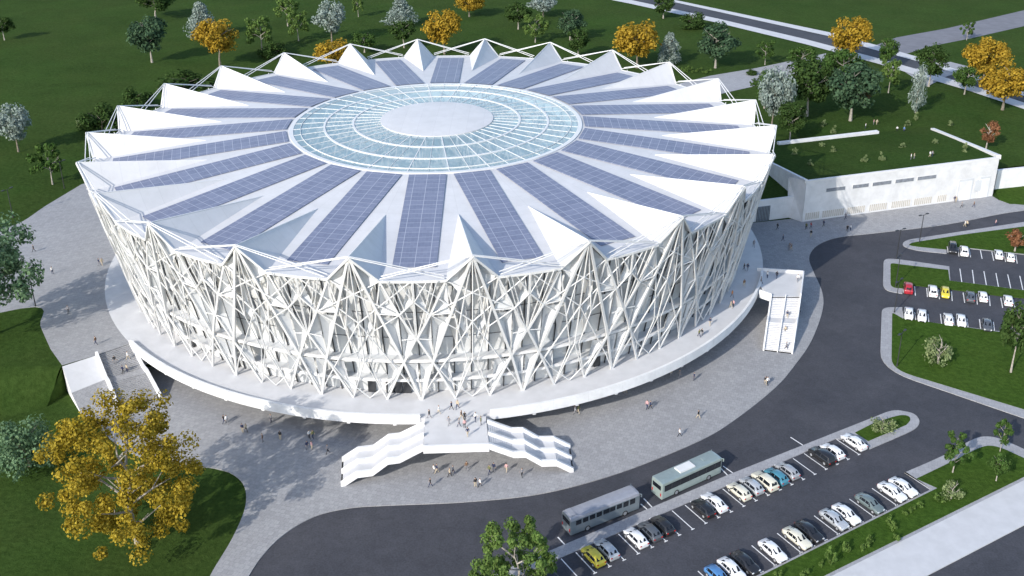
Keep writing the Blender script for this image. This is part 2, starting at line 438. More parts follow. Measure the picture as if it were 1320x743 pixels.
ol = rounded([(116.36,2.49,0), (109.94,4.17,0), (107.35,6.68,0), (109.19,9.99,0), (125.51,15.37,0), (142.44,20.84,0), (185,16,0), (185,8,0), (134.03,1.89,0), (123.14,5.12,0), (117.75,6.22,0)], [0, 2, 2.5, 2.5] + [0] * 7)
il = rounded([(117.14,4.58,0), (110.99,6.15,0), (108.95,7.11,0), (110.53,8.52,0), (124.68,13.25,0), (141.17,17.96,0), (184,14,0), (184,8.5,0), (134.14,2.14,0), (123.22,5.33,0), (117.81,6.39,0)], [0, 1, 1, 1] + [0] * 7)
island('kerb', ol, il)
# grass wedge under the retaining wall on the right
sheet('lawn', [(144.47,43.69,0), (210, 58, 0), (210, 48, 0), (168.42,33.97,0), (147.37,31.92,0), (144.11,32.73,0), (142.54,35.66,0)], .0, .17, M['grass_light'])

# roads and paths on the upper level
def band(name, A, B, mat, z=.02):
    mb = MB()
    mb.grid([[(p[0], p[1], UP + z) for p in A], [(p[0], p[1], UP + z) for p in B]])
    return mb.build(name, mat, kind='structure')
up0 = [(61.33,304.29,5.2), (88.67,275.38,5.2), (118.16,238.5,5.2), (145.01,205.01,5.2), (155.54,185.36,5.2), (166.96,163.2,5.2), (177.12,137.97,5.2), (186.12,115.62,5.2), (196.92,91.65,5.2)]
up1 = [(60.72,296.06,5.2), (87.95,269.81,5.2), (116.88,232.09,5.2), (142.36,198.76,5.2), (152.28,177.75,5.2), (164.37,157.47,5.2), (174.55,132.9,5.2), (183.58,111.12,5.2), (194.02,86.93,5.2)]
lo0 = [(38.15,308.66,5.2), (67.03,276.46,5.2), (101.94,233.76,5.2), (130.66,194.74,5.2), (149.66,164.46,5.2), (158.73,148.62,5.2), (170.07,127,5.2), (179.22,105.86,5.2), (189.89,81.59,5.2)]
lo1 = [(37.82,298.25,5.2), (66.21,267.2,5.2), (100.5,225.16,5.2), (128.53,186.15,5.2), (147.16,156.42,5.2), (155.8,140.14,5.2), (167.06,119.4,5.2), (175.6,99.92,5.2), (185.61,74.97,5.2)]
band('far_road', up1, lo0, M['asphalt'])
band('footpath', up0, up1, M['walk'], .14); band('footpath', lo0, lo1, M['walk'], .14)
band('far_road', [(154.14,182.8,5.2), (168.54,197.93,5.2), (194.71,214.1,5.2), (243.7,251.09,5.2), (300.11,292.46,5.2)], [(161.7,169.14,5.2), (175.74,182.05,5.2), (197.22,195.73,5.2), (229.17,218.35,5.2), (280.07,253.45,5.2)], M['greyroad'], .03)
band('footpath', [(66.6,125.54,5.2), (83.35,139.44,5.2), (101.9,149.98,5.2), (132.96,171.7,5.2)], [(72.01,108.07,5.2), (87.45,119.76,5.2), (97.11,126.37,5.2), (123.51,145.56,5.2)], M['kerb'], .03)
band('footpath', [(153.74,145.41,5.2), (164.37,151.87,5.2), (175.36,158.55,5.2)], [(154.84,125.14,5.2), (167.17,139.05,5.2), (181.36,148.51,5.2)], M['kerb'], .03)

# painted bay lines
mb = MB()
def stripe(a, b, w=.16, z=.028):
    a, b = Vector(a), Vector(b); q = (b - a).normalized(); c = Vector((-q.y, q.x, 0)) * w / 2
    mb.face([(p.x, p.y, z) for p in (a - c, b - c, b + c, a + c)])
SP = 2.474
for k in range(-4, 22):
    stripe(PK(k * SP, .1), PK(k * SP, 4.85)); stripe(PK(k * SP - .3, 4.93), PK(k * SP + .3, 4.93))
for k in range(-1, 23):
    if k == 22: stripe(PK(k * SP, 12.0), PK(k * SP, 16.9)); continue
    stripe(PK(k * SP, 12.0), PK(k * SP, 16.85)); stripe(PK(k * SP - .3, 16.75), PK(k * SP + .3, 16.75))
for a, b in (((24.13,-93.7,0), (25.2,-95.47,0)), ((36.87,-86.35,0), (37.88,-87.91,0)), ((37.45,-85.08,0), (38.69,-87.5,0)), ((50.41,-77.52,0), (51.35,-79.71,0)), ((50.92,-77.04,0), (52.38,-79.19,0)), ((63.51,-69.29,0), (65.03,-71.52,0))):
    stripe(a, b, .2)
F = []
for a, b in (((118.18,6.87,0), (116.98,3.21,0)), ((120.44,6.12,0), (118.72,1.1,0)), ((122.69,5.12,0), (121.2,0.67,0)), ((125,4.47,0), (123.53,-0.16,0)), ((127.31,3.6,0), (125.76,-1.2,0)), ((129.74,2.75,0), (128.2,-1.82,0)), ((132.15,1.9,0), (130.47,-2.64,0)),
             ((116.45,-5.29,0), (114.14,-12.46,0)), ((119,-5.93,0), (116.68,-12.7,0)), ((121.31,-6.61,0), (119,-13.63,0)), ((123.59,-7.56,0), (121.26,-14.49,0)), ((125.91,-8.26,0), (123.62,-15.16,0)), ((128.27,-8.97,0), (125.98,-15.71,0)), ((130.57,-9.74,0), (128.3,-16.45,0)),
             ((100.87,-13.25,0), (99.85,-17.09,0)), ((103.3,-14,0), (101.97,-18.32,0)), ((105.6,-14.85,0), (104.29,-19,0)), ((107.88,-15.66,0), (106.48,-19.96,0)), ((110.35,-16.4,0), (108.88,-20.77,0)), ((112.65,-16.95,0), (111.17,-21.58,0)), ((115.15,-17.78,0), (113.5,-22.38,0)), ((117.55,-18.57,0), (115.91,-23.01,0)), ((119.64,-19.43,0), (118.17,-23.87,0)), ((121.94,-20.18,0), (120.41,-24.82,0)),
             ((96.91,-25.09,0), (95.87,-28.7,0)), ((99.23,-25.77,0), (98.21,-29.46,0)), ((101.74,-26.45,0), (100.57,-30.2,0)), ((104.28,-26.45,0), (102.89,-30.92,0)), ((106.5,-27.78,0), (105.21,-31.66,0)), ((108.96,-28.44,0), (107.51,-32.77,0)), ((111.37,-28.74,0), (109.75,-33.46,0)), ((113.73,-29.85,0), (112.3,-33.87,0))):
    stripe(a, b, .18)
mb.build('road_markings', M['paint'], kind='structure')

# ------------------------------------------------------------------ the arena
ar = empty('arena')
tag(ar, 'huge round white sports arena with pleated roof, solar strips and lattice facade', 'arena')
PEAK0 = 9.134
def cone(z): return 65.8 + (z - 5.2) * (6.2 / 29.1)
def pol(r, a, z): return (r * math.cos(R_(a)), r * math.sin(R_(a)), z)
def nd(a, z, dr=0.0): return pol(cone(z) + dr, a, z)
ZI, ZO = 32.6, 29.75
def zr(r): return ZI + (ZO - ZI) * (r - 31.5) / (70.3 - 31.5)
Pk = (72.0, 34.35); RE = 70.3

# roof bay, centred on its ridge
mb = MB()
Ipts = [pol(31.3, a, ZI) for a in (-7.5, -3.75, 0, 3.75, 7.5)]
A = pol(48.5, 0, zr(48.5) + .02); El = pol(RE, -3.35, ZO); Er = pol(RE, 3.35, ZO); P = pol(Pk[0], 0, Pk[1])
Vl = pol(RE, -7.5, ZO + .05); Vr = pol(RE, 7.5, ZO + .05)
mb.poly([Ipts[0], Ipts[1], Ipts[2], A, El, Vl]); mb.poly([Ipts[2], Ipts[3], Ipts[4], Vr, Er, A])
rows = []
for t in (0, .25, .5, .75, 1):   # the two taut membranes of the tent, dished a little
    a, e, p_ = Vector(A), Vector(El), Vector(P)
    base = a.lerp(e, t); ridge = a.lerp(p_, t)
    rows.append([base.lerp(ridge, s) - Vector((0, 0, .16 * math.sin(math.pi * s) * t)) for s in (0, .33, .66, 1)])
mb.grid(rows)
mb.grid([[Vector((q.x, -q.y, q.z)) for q in r][::-1] for r in rows])
roof_me = mb.mesh('roof_sail', M['roofwhite'])
# eaves beam
mb = MB()
for s in (-1, 1):
    v, e = pol(RE + .25, 7.5 * s, ZO - .1), pol(RE + .25, 3.35 * s, ZO - .1)
    mb.bar(v, e, .3, .42); mb.bar(e, (P[0] + .1, 0, P[2] - .15), .28, .34); 
mb.tube(A, (P[0] - .2, 0, P[2] + .0), .09)
eave_me = mb.mesh('eaves_beam', M['steel'])
# tie rods between neighbouring ridges
mb = MB()
for s in (-1, 1):
    for dr, dz in ((.3, .05), (-.9, -.05)):
        mb.tube((P[0] + dr * .3, 0, P[2] + .02), pol(RE + dr + .6, 11.5 * s, ZO + .6 + dz), .09)
tie_me = mb.mesh('tie_rod', M['steel'])
# solar strip: straight, constant width, along the valley
mb = MB()
x0, x1, w = 31.9, 66.6, 3.5
for i in range(20):
    xa, xb = x0 + (x1 - x0) * i / 20, x0 + (x1 - x0) * (i + 1) / 20
    mb.face([(xa, -w, 0), (xb, -w, 0), (xb, w, 0), (xa, w, 0)])
for s in (-1, 1): mb.face([(x0, s * w, 0), (x1, s * w, 0), (x1, s * w, -.12), (x0, s * w, -.12)])
mb.face([(x1, -w, 0), (x1, w, 0), (x1, w, -.12), (x1, -w, -.12)])
solar_me = mb.mesh('solar_panel', M['solar'])
tilt = math.atan2(ZO - ZI, 70.3 - 31.5)
# lattice bay
tk, th = MB(), MB()
def thick(a, b, w=.62): tk.bar(a, b, w, w * .8, up=Vector(((a[0] + b[0]) / 2, (a[1] + b[1]) / 2, 0)))
def thin(a, b, r=.14): th.tube(a, b, r, n=5)
for s in (-1, 1):
    b0 = nd(2.5 * s, UP); bv = nd(7.42 * s, UP); n13 = nd(5.5 * s, 13.5); n18 = nd(7.42 * s, 18.5); n23 = nd(5.5 * s, 23.3); n26 = nd(7.42 * s, 25.9)
    E0 = pol(RE, 3.35 * s, ZO - .3); pk21 = nd(0, 21.5); b_ = nd(0, UP)
    thick(bv, n13, .38); thick(b0, n13, .34); thick(n13, n18, .36); thick(n18, n23, .34); thick(n23, E0, .32)
    thick((P[0] - .1, 0.12 * s, P[2] - .3), n13, .42)
    thick(E0, nd(1.9 * s, 20.0), .22)
    thin(nd(3.15 * s, 22.6), nd(5.5 * s, 13.5), .1); thin(nd(2.95 * s, 23.5), n23, .11); thin(n13, nd(3.2 * s, 9.2), .11); thin(nd(3.2 * s, 9.2), nd(0, 5.4), .11); thin(n18, nd(5.5 * s, 18.2), .09)
    thin(n23, n26, .16); thin(n26, pol(RE + .2, 5.6 * s, ZO), .1)
    thin(pk21, (P[0] - 2, pol(RE, 7.42, 0)[1] * s, ZO), .13); thin(pk21, nd(5.9 * s, 9.0), .13); thin(nd(5.9 * s, 9.0), nd(7.42 * s, 5.4), .11)
    thin(n23, nd(0, 27.3), .12); thin(nd(0, 27.3), pol(RE, 3.35 * s, ZO - .2), .12)
    thin(n18, n26, .11); thin(n26, pol(RE + .3, 7.42 * s, ZO), .11); thin(nd(1.9 * s, 20.0), nd(.7 * s, 13.4), .1); thin(nd(.7 * s, 13.4), b0, .1)
    thin(nd(4.4 * s, 30.0), nd(6.4 * s, 21.0), .09)
    thin(nd(0, 13.6), b0, .11); thin((P[0] - .2, 0, P[2] - .2), nd(1.9 * s, 20.0), .12); thin(nd(1.9 * s, 20.0), n23, .1); thin(n18, pol(RE + .3, 5.0 * s, ZO), .1)
    q = [n23, nd(3.6 * s, 23.3, -.1), nd(4.6 * s, 23.4, -2.4)]
    tk.face(q if s < 0 else q[::-1])
thin((P[0], 0, P[2] - .2), nd(0, 13.6), .12)
lat_me = tk.mesh('lattice_frame', M['steel']); rod_me = th.mesh('lattice_rods', M['steel'])
# folded panels hung between the frames
pg = MB()
def fold(a, b, c, depth):
    g = (Vector(a) + Vector(b) + Vector(c)) / 3
    o = Vector((g.x, g.y, 0)).normalized() * depth
    g = g - o
    for u, v in ((a, b), (b, c), (c, a)): pg.face([u, v, g])
for s in (-1, 1):
    fold(nd(5.5 * s, 14.0, -.3), nd(7.36 * s, 18.5, -.3), nd(5.5 * s, 22.9, -.3), 1.3)
    fold(pol(71.2, .25 * s, 33.2), pol(69.9, 3.1 * s, 29.6), nd(1.75 * s, 27.2, -.35), .8)
    fold(nd(3.3 * s, 29.0, -.35), nd(5.35 * s, 23.4, -.3), nd(2.95 * s, 23.5, -.3), .9)
    fold(nd(3.15 * s, 22.6, -.3), nd(5.3 * s, 22.7, -.3), nd(5.35 * s, 14.4, -.3), 1.1)
    fold(nd(.9 * s, 25.5, -.4), nd(1.8 * s, 20.8, -.4), nd(.45 * s, 17.5, -.4), .8)
    fold(nd(7.36 * s, 25.6, -.35), nd(5.7 * s, 23.6, -.35), nd(6.9 * s, 28.8, -.45), .7)
    fold(nd(5.75 * s, 13.0, -.3), nd(7.36 * s, 13.0, -.4), nd(7.36 * s, 6.3, -.3), .8)
    fold(nd(2.65 * s, 6.3, -.35), nd(5.2 * s, 12.7, -.35), nd(3.2 * s, 12.9, -.5), .9)
fp_me = pg.mesh('folded_panel', M['panelgrey'])
kt = MB()
for a, dz, w in ((-2.3, 1, .9), (2.0, -1.5, .8)):
    top, bot = nd(a, 28.4, -1.8), nd(a + .3, 14.2, -1.7)
    l, r_ = nd(a - w, 20.6 + dz, -2.1), nd(a + w, 21.8 - dz, -2.1)
    kl = nd(a + .35, 21 + dz * .6, -.7)
    for u, v in ((top, l), (l, bot), (bot, r_), (r_, top)): kt.face([u, v, kl])
kite_me = kt.mesh('inner_panel', M['panelwhite'])
# glazing bay with its mullions
gl = MB(); rg = 63.2
for i in range(6):
    a, b = -7.5 + 2.5 * i, -5.0 + 2.5 * i
    gl.face([nd(a, UP + .1, -2.5), nd(b, UP + .1, -2.5), nd(b, 29.5, -2.5), nd(a, 29.5, -2.5)])
gl_me = gl.mesh('glazing', M['frit'])
mu = MB()
for i in range(6):
    a = -7.5 + 2.5 * i + .02
    mu.bar(nd(a, UP + .1, -2.25), nd(a, 29.5, -2.25), .17, .2, up=pol(1, a, 0))
    for z in (7.9, 12.6, 17.2, 22.4):
        mu.bar(nd(a, z, -2.42), nd(a + 2.5, z, -2.42), .07, .07)
mul_me = mu.mesh('mullion', M['mullion'])
for k in range(24):
    a = R_(PEAK0 + 15 * k)
    inst('roof_sail', roof_me, ar, rz=a); inst('eaves_beam', eave_me, ar, rz=a); inst('tie_rod', tie_me, ar, rz=a)
    o = inst('solar_panel', solar_me, ar)
    av = a + R_(7.5)
    o.matrix_basis = Matrix.Rotation(av, 4, 'Z') @ Matrix.Translation((0, 0, ZI + .2 - 31.5 * math.tan(tilt))) @ Matrix.Rotation(-tilt, 4, 'Y')
    fr = inst('lattice_frame', lat_me, ar, rz=a); inst('lattice_rod', rod_me, ar, rz=a)
    inst('folded_panel', fp_me, ar, rz=a); inst('inner_panel', kite_me, ar, rz=a)
    g_ = inst('glazing', gl_me, ar, rz=a); inst('mullion', mul_me, g_)
# floors behind the lattice
for z in (9.3, 13.5):
    mb = MB(); mb.ringbox(56, cone(z) - .8, z - .3, z); mb.build('floor_slab', M['panelgrey'], ar)
    mb = MB(); mb.ringbox(cone(z) - .8, cone(z) - .45, z - .38, z + .12); mb.build('slab_edge', M['white'], ar)
# inner hall wall with openings
wl = MB(); rest = MB(); n_open = 0
rw = 57.5
wl.ring(rw, rw, UP, 192, z1=29.6)
r2 = random.Random(5)
for k in range(96):
    a = 3.75 * k
    for z0, z1, pr in ((5.3, 8.2, .45), (10.0, 12.4, .5), (14.2, 17.0, .6), (19.5, 21.5, .18), (25.2, 28.4, .4)):
        if r2.random() < pr:
            b = a + r2.choice((1.6, 2.4, 3.2))
            vis = -175 < ((a + 180) % 360) - 180 < 15 and n_open < 96
            op = MB() if vis else rest
            op.grid([[pol(rw + .06, a + (b - a) * i / 3, z0) for i in range(4)], [pol(rw + .06, a + (b - a) * i / 3, z1) for i in range(4)]])
            if vis: n_open += 1; op.build('hall_opening', M['darkglass'], ar)
wl.build('hall_wall', M['white'], ar); rest.build('hall_opening', M['darkglass'], ar, kind='stuff')
for a in (-93.2, -91.9, -90.6, -96.0, -60, -30, -120, -131):
    mb = MB(); mb.box(pol(cone(6.8) - 2.3, a, 6.75), (.3, 1.3, 2.9), R_(a))
    mb.build('entrance_door', M['mullion'], ar)
# glass crown of the roof
mb = MB(); mb.ringbox(30.5, 31.35, ZI - 1.2, ZI + .2); mb.build('ring_beam', M['steel'], ar, True)
mb = MB(); mb.ring(30.6, 12.0, ZI + .1, 144, z1=33.55); mb.build('skylight_glass', M['skyglass'], ar, True)
def zs(r): return ZI + .1 + (33.55 - ZI - .1) * (30.9 - r) / 18.9
mb = MB()
for r, w in ((24.0, .42), (17.9, .42), (29.0, .08)):
    mb.ringbox(r - w / 2, r + w / 2, zs(r) - .15, zs(r) + .16)
for k in range(48):
    a = PEAK0 + 7.5 * k
    w = .17 if k % 2 == 0 else .06
    mb.bar(pol(30.9, a, zs(30.9) + .02), pol(12.1, a, zs(12.1) + .02), w, .14)
mb.build('skylight_bar', M['steel'], ar)
mb = MB()
for k in range(24):
    a = PEAK0 + 15 * k
    mb.tube(pol(30.5, a, 29.0), pol(3, a, 29.6), .22)
    for i, r in enumerate((29, 26, 23, 20, 17, 14)):
        mb.tube(pol(r, a, 29.1), pol(r - 1.5, a, zs(max(12.2, r - 1.5)) - .2), .13); mb.tube(pol(r - 1.5, a, zs(max(12.2, r - 1.5)) - .2), pol(r - 3, a, 29.2), .13)
    for r in (28, 22, 16):
        mb.tube(pol(r, a, 29.2), pol(r, a + 15, 29.2), .12); mb.tube(pol(r, a, 29.2), pol(r - 3, a + 7.5, 32.0), .1); mb.tube(pol(r, a + 15, 29.2), pol(r - 3, a + 7.5, 32.0), .1)
mb.build('roof_truss', M['steel'], ar)
mb = MB(); mb.ring(30.9, 30.9, 24, 96, z1=ZI); mb.ring(0.1, 30.9, 24.0, 96); mb.build('light_well', plain('pale_ceiling', (.66, .78, .80), .7, .12, .5), ar)
mb = MB()
pr = [(12.15, 33.1), (12.15, 33.75), (10, 33.9), (6, 34.05), (.05, 34.1)]
for (ra, za), (rb, zb) in zip(pr, pr[1:]): mb.ring(ra, rb, za, 96, z1=zb)
mb.build('roof_disc', M['roofwhite'], ar, True)
mb = MB(); mb.tube(pol(65, 214, 30.2), pol(65, 214, 30.8), .35, n=10, cap=True); mb.build('roof_vent', M['panelgrey'], ar)
# terrace, its parapet, ground floor and props
RP = 71.4
mb = MB(); mb.ringbox(57, RP, 4.35, UP + .06, 192); mb.build('terrace_deck', M['deck'], ar)
mb = MB()
for a0, a1 in ((-138.6, -88.2), (-79.0, -14.6)):
    mb.ringbox(RP - .35, RP + .12, 4.2, UP + .75, 260, a0, a1)
mb.build('parapet', M['wallwhite'], ar)
mb = MB(); mb.ring(61.9, 61.9, 0, 144, -140, 16, 0, 4.4); mb.build('ground_floor_wall', M['wallwhite'], ar)
for k in range(52):
    a = -139 + 3 * k
    if k % 3:
        mb = MB(); mb.box(pol(61.95, a, 1.9), (.1, 2.2, 2.6), R_(a)); mb.build('ground_floor_window', M['darkglass'], ar)
pp_me = None
mb = MB(); mb.box((0, 0, 4.0), (1.3, .55, .5)); mb.box((-.5, 0, 3.65), (.5, .35, .3)); pp_me = mb.mesh('bracket', M['wallwhite'])
for k in range(20):
    a = -135 + 6.2 * k
    inst('bracket', pp_me, ar, loc=pol(70.6, a, 0), rz=R_(a))

# ------------------------------------------------------------------ stairs
def zig(p0, p1, fr, zs_):
    p0, p1 = Vector(p0), Vector(p1)
    return [Vector((*(p0.lerp(p1, f))[:2], z)) for f, z in zip(fr, zs_)]
FR = (0, .29, .43, .62, .80, 1.0); ZS = (5.2, 3.5, 3.5, 1.75, 1.75, .14)
def flight(parent, back0, back1, front0, front1, name='flight'):
    A_ = zig(back0, back1, FR, ZS); B_ = zig(front0, front1, FR, ZS)
    mb = MB()
    for i in range(5):
        a0, a1, b0, b1 = A_[i], A_[i + 1], B_[i], B_[i + 1]
        n = 11 if abs(a0.z - a1.z) > .1 else 1
        for j in range(n):
            t0, t1 = j / n, (j + 1) / n
            za = a0.z + (a1.z - a0.z) * (t1 if n > 1 else 0); zb_ = a0.z + (a1.z - a0.z) * t0
            p, q, r, s = a0.lerp(a1, t0), a0.lerp(a1, t1), b0.lerp(b1, t1), b0.lerp(b1, t0)
            mb.face([(v.x, v.y, za) for v in (p, q, r, s)])
            if n > 1: mb.face([(p.x, p.y, zb_), (p.x, p.y, za), (s.x, s.y, za), (s.x, s.y, zb_)])
        for X in (A_, B_):
            mb.face([X[i], X[i + 1], X[i + 1] - Vector((0, 0, .45)), X[i] - Vector((0, 0, .45))])
        mb.face([a0 - Vector((0, 0, .45)), a1 - Vector((0, 0, .45)), b1 - Vector((0, 0, .45)), b0 - Vector((0, 0, .45))])
    mb.build(name, M['deck'], parent)
    for f in (0, .5, 1):
        mb = MB()
        Q = [a.lerp(b, f) for a, b in zip(A_, B_)]
        for i in range(5):
            p, q = Q[i] + Vector((0, 0, .3)), Q[i + 1] + Vector((0, 0, .3))
            d = (q - p); d.z = 0; c = Vector((-d.y, d.x, 0)).normalized() * .22
            lo = Vector((0, 0, -.7)) if f != .5 else Vector((0, 0, -.4)); hi = Vector((0, 0, .4))
            mb.grid([[p - c + lo, p - c + hi, p + c + hi, p + c + lo], [q - c + lo, q - c + hi, q + c + hi, q + c + lo]])
            if i == 4: mb.face([q - c + lo, q - c + hi, q + c + hi, q + c + lo])
        mb.build('stair_parapet', M['wallwhite'], parent)
st = empty('entrance_stairs', (8.2, -76, 0))
tag(st, 'white double staircase with zigzag parapets spreading from the front terrace landing', 'staircase')
def rel(o, root):      # parts are built in world coordinates; keep them there under a placed root
    o.location = (-root.location.x, -root.location.y, -root.location.z)
LBL, LBR = (3.0, -71.2), (12.9, -70.8); LFL, LFR = (3.55, -79.6), (13.75, -79.0)
mb = MB(); mb.prism([(*LFL, 0), (*LFR, 0), (*LBR, 0), (*LBL, 0)], 4.35, UP + .075); mb.build('landing', M['deck'], st)
mb = MB()
a, b = Vector((*LFL, UP)), Vector((*LFR, UP))
mb.bar(a + Vector((0, -.1, .02)), b + Vector((0, -.1, -.05)), .4, 1.35); mb.build('stair_parapet', M['wallwhite'], st)
flight(st, (3.1, -73.2), (-10.1, -75.8), (3.5, -79.4), (-9.2, -82.1))
flight(st, (13.2, -72.6), (26.7, -72.4), (13.75, -79.0), (27.0, -78.6))
for x, y in ((5, -73), (12, -73)):
    mb = MB(); mb.tube((x, y, .1), (x, y, 4.5), .35, n=12); mb.build('prop', M['wallwhite'], st, True)
for o in st.children: rel(o, st)

# stairs on the right, descending towards the front
sr = empty('side_stairs', (72, -24, 0))
tag(sr, 'straight white stairs with centre handrail at the right end of the terrace', 'staircase')
T0, T1, T2, T3 = (68.2, -17.5), (77.5, -18.5), (74.3, -28.8), (68.7, -28.8)
mb = MB(); mb.prism([(66.5, -21.5, 0), (68.7, -28.8, 0), (74.3, -28.8, 0), (77.5, -18.5, 0), (68.5, -16.8, 0)], 4.35, UP + .075); mb.build('landing', M['deck'], sr)
def straight(parent, a0, a1, b0, b1, segs, name='flight', fm='deck'):
    """steps between the rail lines a0->a1 and b0->b1; segs = [(f0,f1,z0,z1)]"""
    a0, a1, b0, b1 = [Vector((*q, 0)) for q in (a0, a1, b0, b1)]
    mb = MB()
    for f0, f1, z0, z1 in segs:
        n = max(1, int(round((z0 - z1) / .165)))
        for j in range(n):
            t0, t1 = f0 + (f1 - f0) * j / n, f0 + (f1 - f0) * (j + 1) / n
            zt = z0 - (z0 - z1) * (j + 1) / n if n > 1 else z0; zp = z0 - (z0 - z1) * j / n
            p, q, r, s = a0.lerp(a1, t0), a0.lerp(a1, t1), b0.lerp(b1, t1), b0.lerp(b1, t0)
            mb.face([(v.x, v.y, zt) for v in (p, q, r, s)])
            if n > 1: mb.face([(p.x, p.y, zp), (p.x, p.y, zt), (s.x, s.y, zt), (s.x, s.y, zp)])
            for u, v in ((p, q), (s, r)): mb.face([(u.x, u.y, zt), (v.x, v.y, zt), (v.x, v.y, 0), (u.x, u.y, 0)])
    return mb.build(name, M[fm], parent)
def rail(parent, a0, a1, segs, w=.3, h=.8, base=None, name='stair_parapet', mat='wallwhite'):
    a0, a1 = Vector((*a0, 0)), Vector((*a1, 0))
    mb = MB()
    d = (a1 - a0).normalized(); c = Vector((-d.y, d.x, 0)) * w / 2
    for f0, f1, z0, z1 in segs:
        p, q = a0.lerp(a1, f0), a0.lerp(a1, f1)
        def sec(v, z): 
            lo = base if base is not None else z - .4
            return [(v.x - c.x, v.y - c.y, lo), (v.x - c.x, v.y - c.y, z + h), (v.x + c.x, v.y + c.y, z + h), (v.x + c.x, v.y + c.y, lo)]
        mb.grid([sec(p, z0), sec(q, z1)], 0, True); mb.face(sec(q, z1)); mb.face(sec(p, z0)[::-1])
    return mb.build(name, M[mat], parent)
SG = [(0, .38, 5.2, 3.0), (.38, .52, 3.0, 3.0), (.52, 1, 3.0, .14)]
straight(sr, T3, (65.0, -41.3), T2, (69.9, -42.5), SG)
rail(sr, (68.55, -28.8), (64.85, -41.3), SG, .3, .55, .0)
rail(sr, (74.45, -28.9), (70.05, -42.5), SG, .3, .55, .0)
rail(sr, (71.5, -28.8), (67.4, -41.9), SG, .16, .6, None, 'handrail')
rail(sr, (77.6, -18.4), (74.45, -28.9), [(0, 1, 5.2, 5.2)], .3, .75, 4.2)
rail(sr, (66.6, -27.0), (68.6, -28.8), [(0, 1, 5.2, 5.2)], .3, .75, 4.2)
rail(sr, (68.2, -16.9), (77.6, -18.4), [(0, 1, 5.2, 5.2)], .3, .75, 4.2)
for x, y in ((74.5, -20), (72, -26)):
    mb = MB(); mb.tube((x, y, .1), (x, y, 4.5), .4, n=12); mb.build('prop', M['wallwhite'], sr, True)
for o in sr.children: rel(o, sr)

# stairs on the left, from the upper plaza down to the lower one
sl = empty('plaza_steps', (-53, -54, 0))
tag(sl, 'broad grey steps with two white parapets beside a sloped slab at the upper plaza edge', 'staircase')
SL = [(0, .43, 5.2, 2.6), (.43, .57, 2.6, 2.6), (.57, 1, 2.6, .14)]
straight(sl, (-58.28, -51.17), (-51.7, -60.5), (-53.74, -47.01), (-45.2, -57.6), SL, fm='paving')
rail(sl, (-58.28, -51.17), (-51.7, -60.5), SL, .45, .75, 0)
rail(sl, (-53.74, -47.01), (-45.2, -57.6), SL, .45, .75, 0)
mb = MB()
mb.poly([(-62.9, -55.1, UP + .02), (-59.9, -59.6, 2.6), (-55.65, -55.2, 2.6), (-58.4, -51.35, UP + .02)])
mb.build('sloped_slab', M['deck'], sl)
mb = MB(); mb.poly([(-59.9, -59.6, 2.6), (-56.6, -63.6, .1), (-51.9, -60.7, .1), (-55.65, -55.2, 2.6)])
mb.build('lower_slab', M['paving'], sl)
mb = MB(); mb.face([(-62.9, -55.1, UP), (-59.9, -59.6, 2.6), (-56.6, -63.6, 0), (-62.9, -55.1, 0)])
mb.face([(-53.5, -46.9, UP), (-45.5, -41.5, UP), (-45.5, -41.5, 0), (-53.5, -46.9, 0)])
mb.build('retaining_face', M['wallwhite'], sl)
for o in sl.children: rel(o, sl)

# ------------------------------------------------------------------ annex built into the slope
F0 = Vector((87.53, 21.11, 0)); F1 = Vector((141.74, 38.11, 0)); HA = 11.0
AD = (F1 - F0).normalized(); AN = Vector((-AD.y, AD.x, 0)); LA = (F1 - F0).length
ax = empty('annex_building', (F0.x, F0.y, 0), math.atan2(AD.y, AD.x))
tag(ax, 'long low white annex with a grass roof sunk into the bank beside the arena', 'building')
def WP(s, z, off=0.0): return (s, -off, z)          # annex coordinates: along the front, out of it, up
mb = MB()
mb.grid([[(0, 0, 0), (LA, 0, 0)], [(0, 0, HA), (LA, 0, HA)]])
mb.face([(0, 0, 0), (0, 0, HA), (-1.2, 6.4, 9.9), (-1.8, 4.0, 0)])
mb.grid([[(-.4, 2.5, 0), (-.4, 2.5, HA - .2)], [(4, 42, 4), (4, 42, 5.6)]])
mb.grid([[(LA, 0, 0), (LA, 0, HA)], [(LA + 9.5, 38, 4), (LA + 9.5, 38, 5.4)]])
mb.build('wall', M['wallwhite'], ax)
mb = MB()
rows = []
for i in range(9):
    t = i / 8
    z = HA - .35 - (HA - .35 - 5.2) * t + .25 * math.sin(t * math.pi)
    x0_, x1_ = .3 + 3.6 * t, LA - .3 + 9.6 * t
    rows.append([(x0_ + (x1_ - x0_) * j / 8, .55 + 41.5 * t, z) for j in range(9)])
mb.grid(rows); mb.build('roof_lawn', M['grass'], ax, True)
mb = MB()
mb.bar((-.1, .25, HA - .25), (LA + .1, .25, HA - .25), .6, .5)
mb.bar((LA, .2, HA - .1), (LA + 9.3, 38, 5.6), 1.1, 1.1)
mb.bar((0, .2, HA - .2), (3.9, 41, 5.5), .7, .9)
mb.build('parapet', M['white'], ax)
mb = MB()
q0, q1 = (90.66,64.15,5.2), (122.17,74.5,5.2)
def loc(p):
    v = Vector((p[0] - F0.x, p[1] - F0.y, 0)); return (v.dot(AD), v.dot(AN))
a_, b_ = loc(q0), loc(q1)
mb.bar((a_[0], a_[1], 5.6), (b_[0], b_[1], 5.6), 1.4, 1.3); mb.build('upstand', M['wallwhite'], ax)
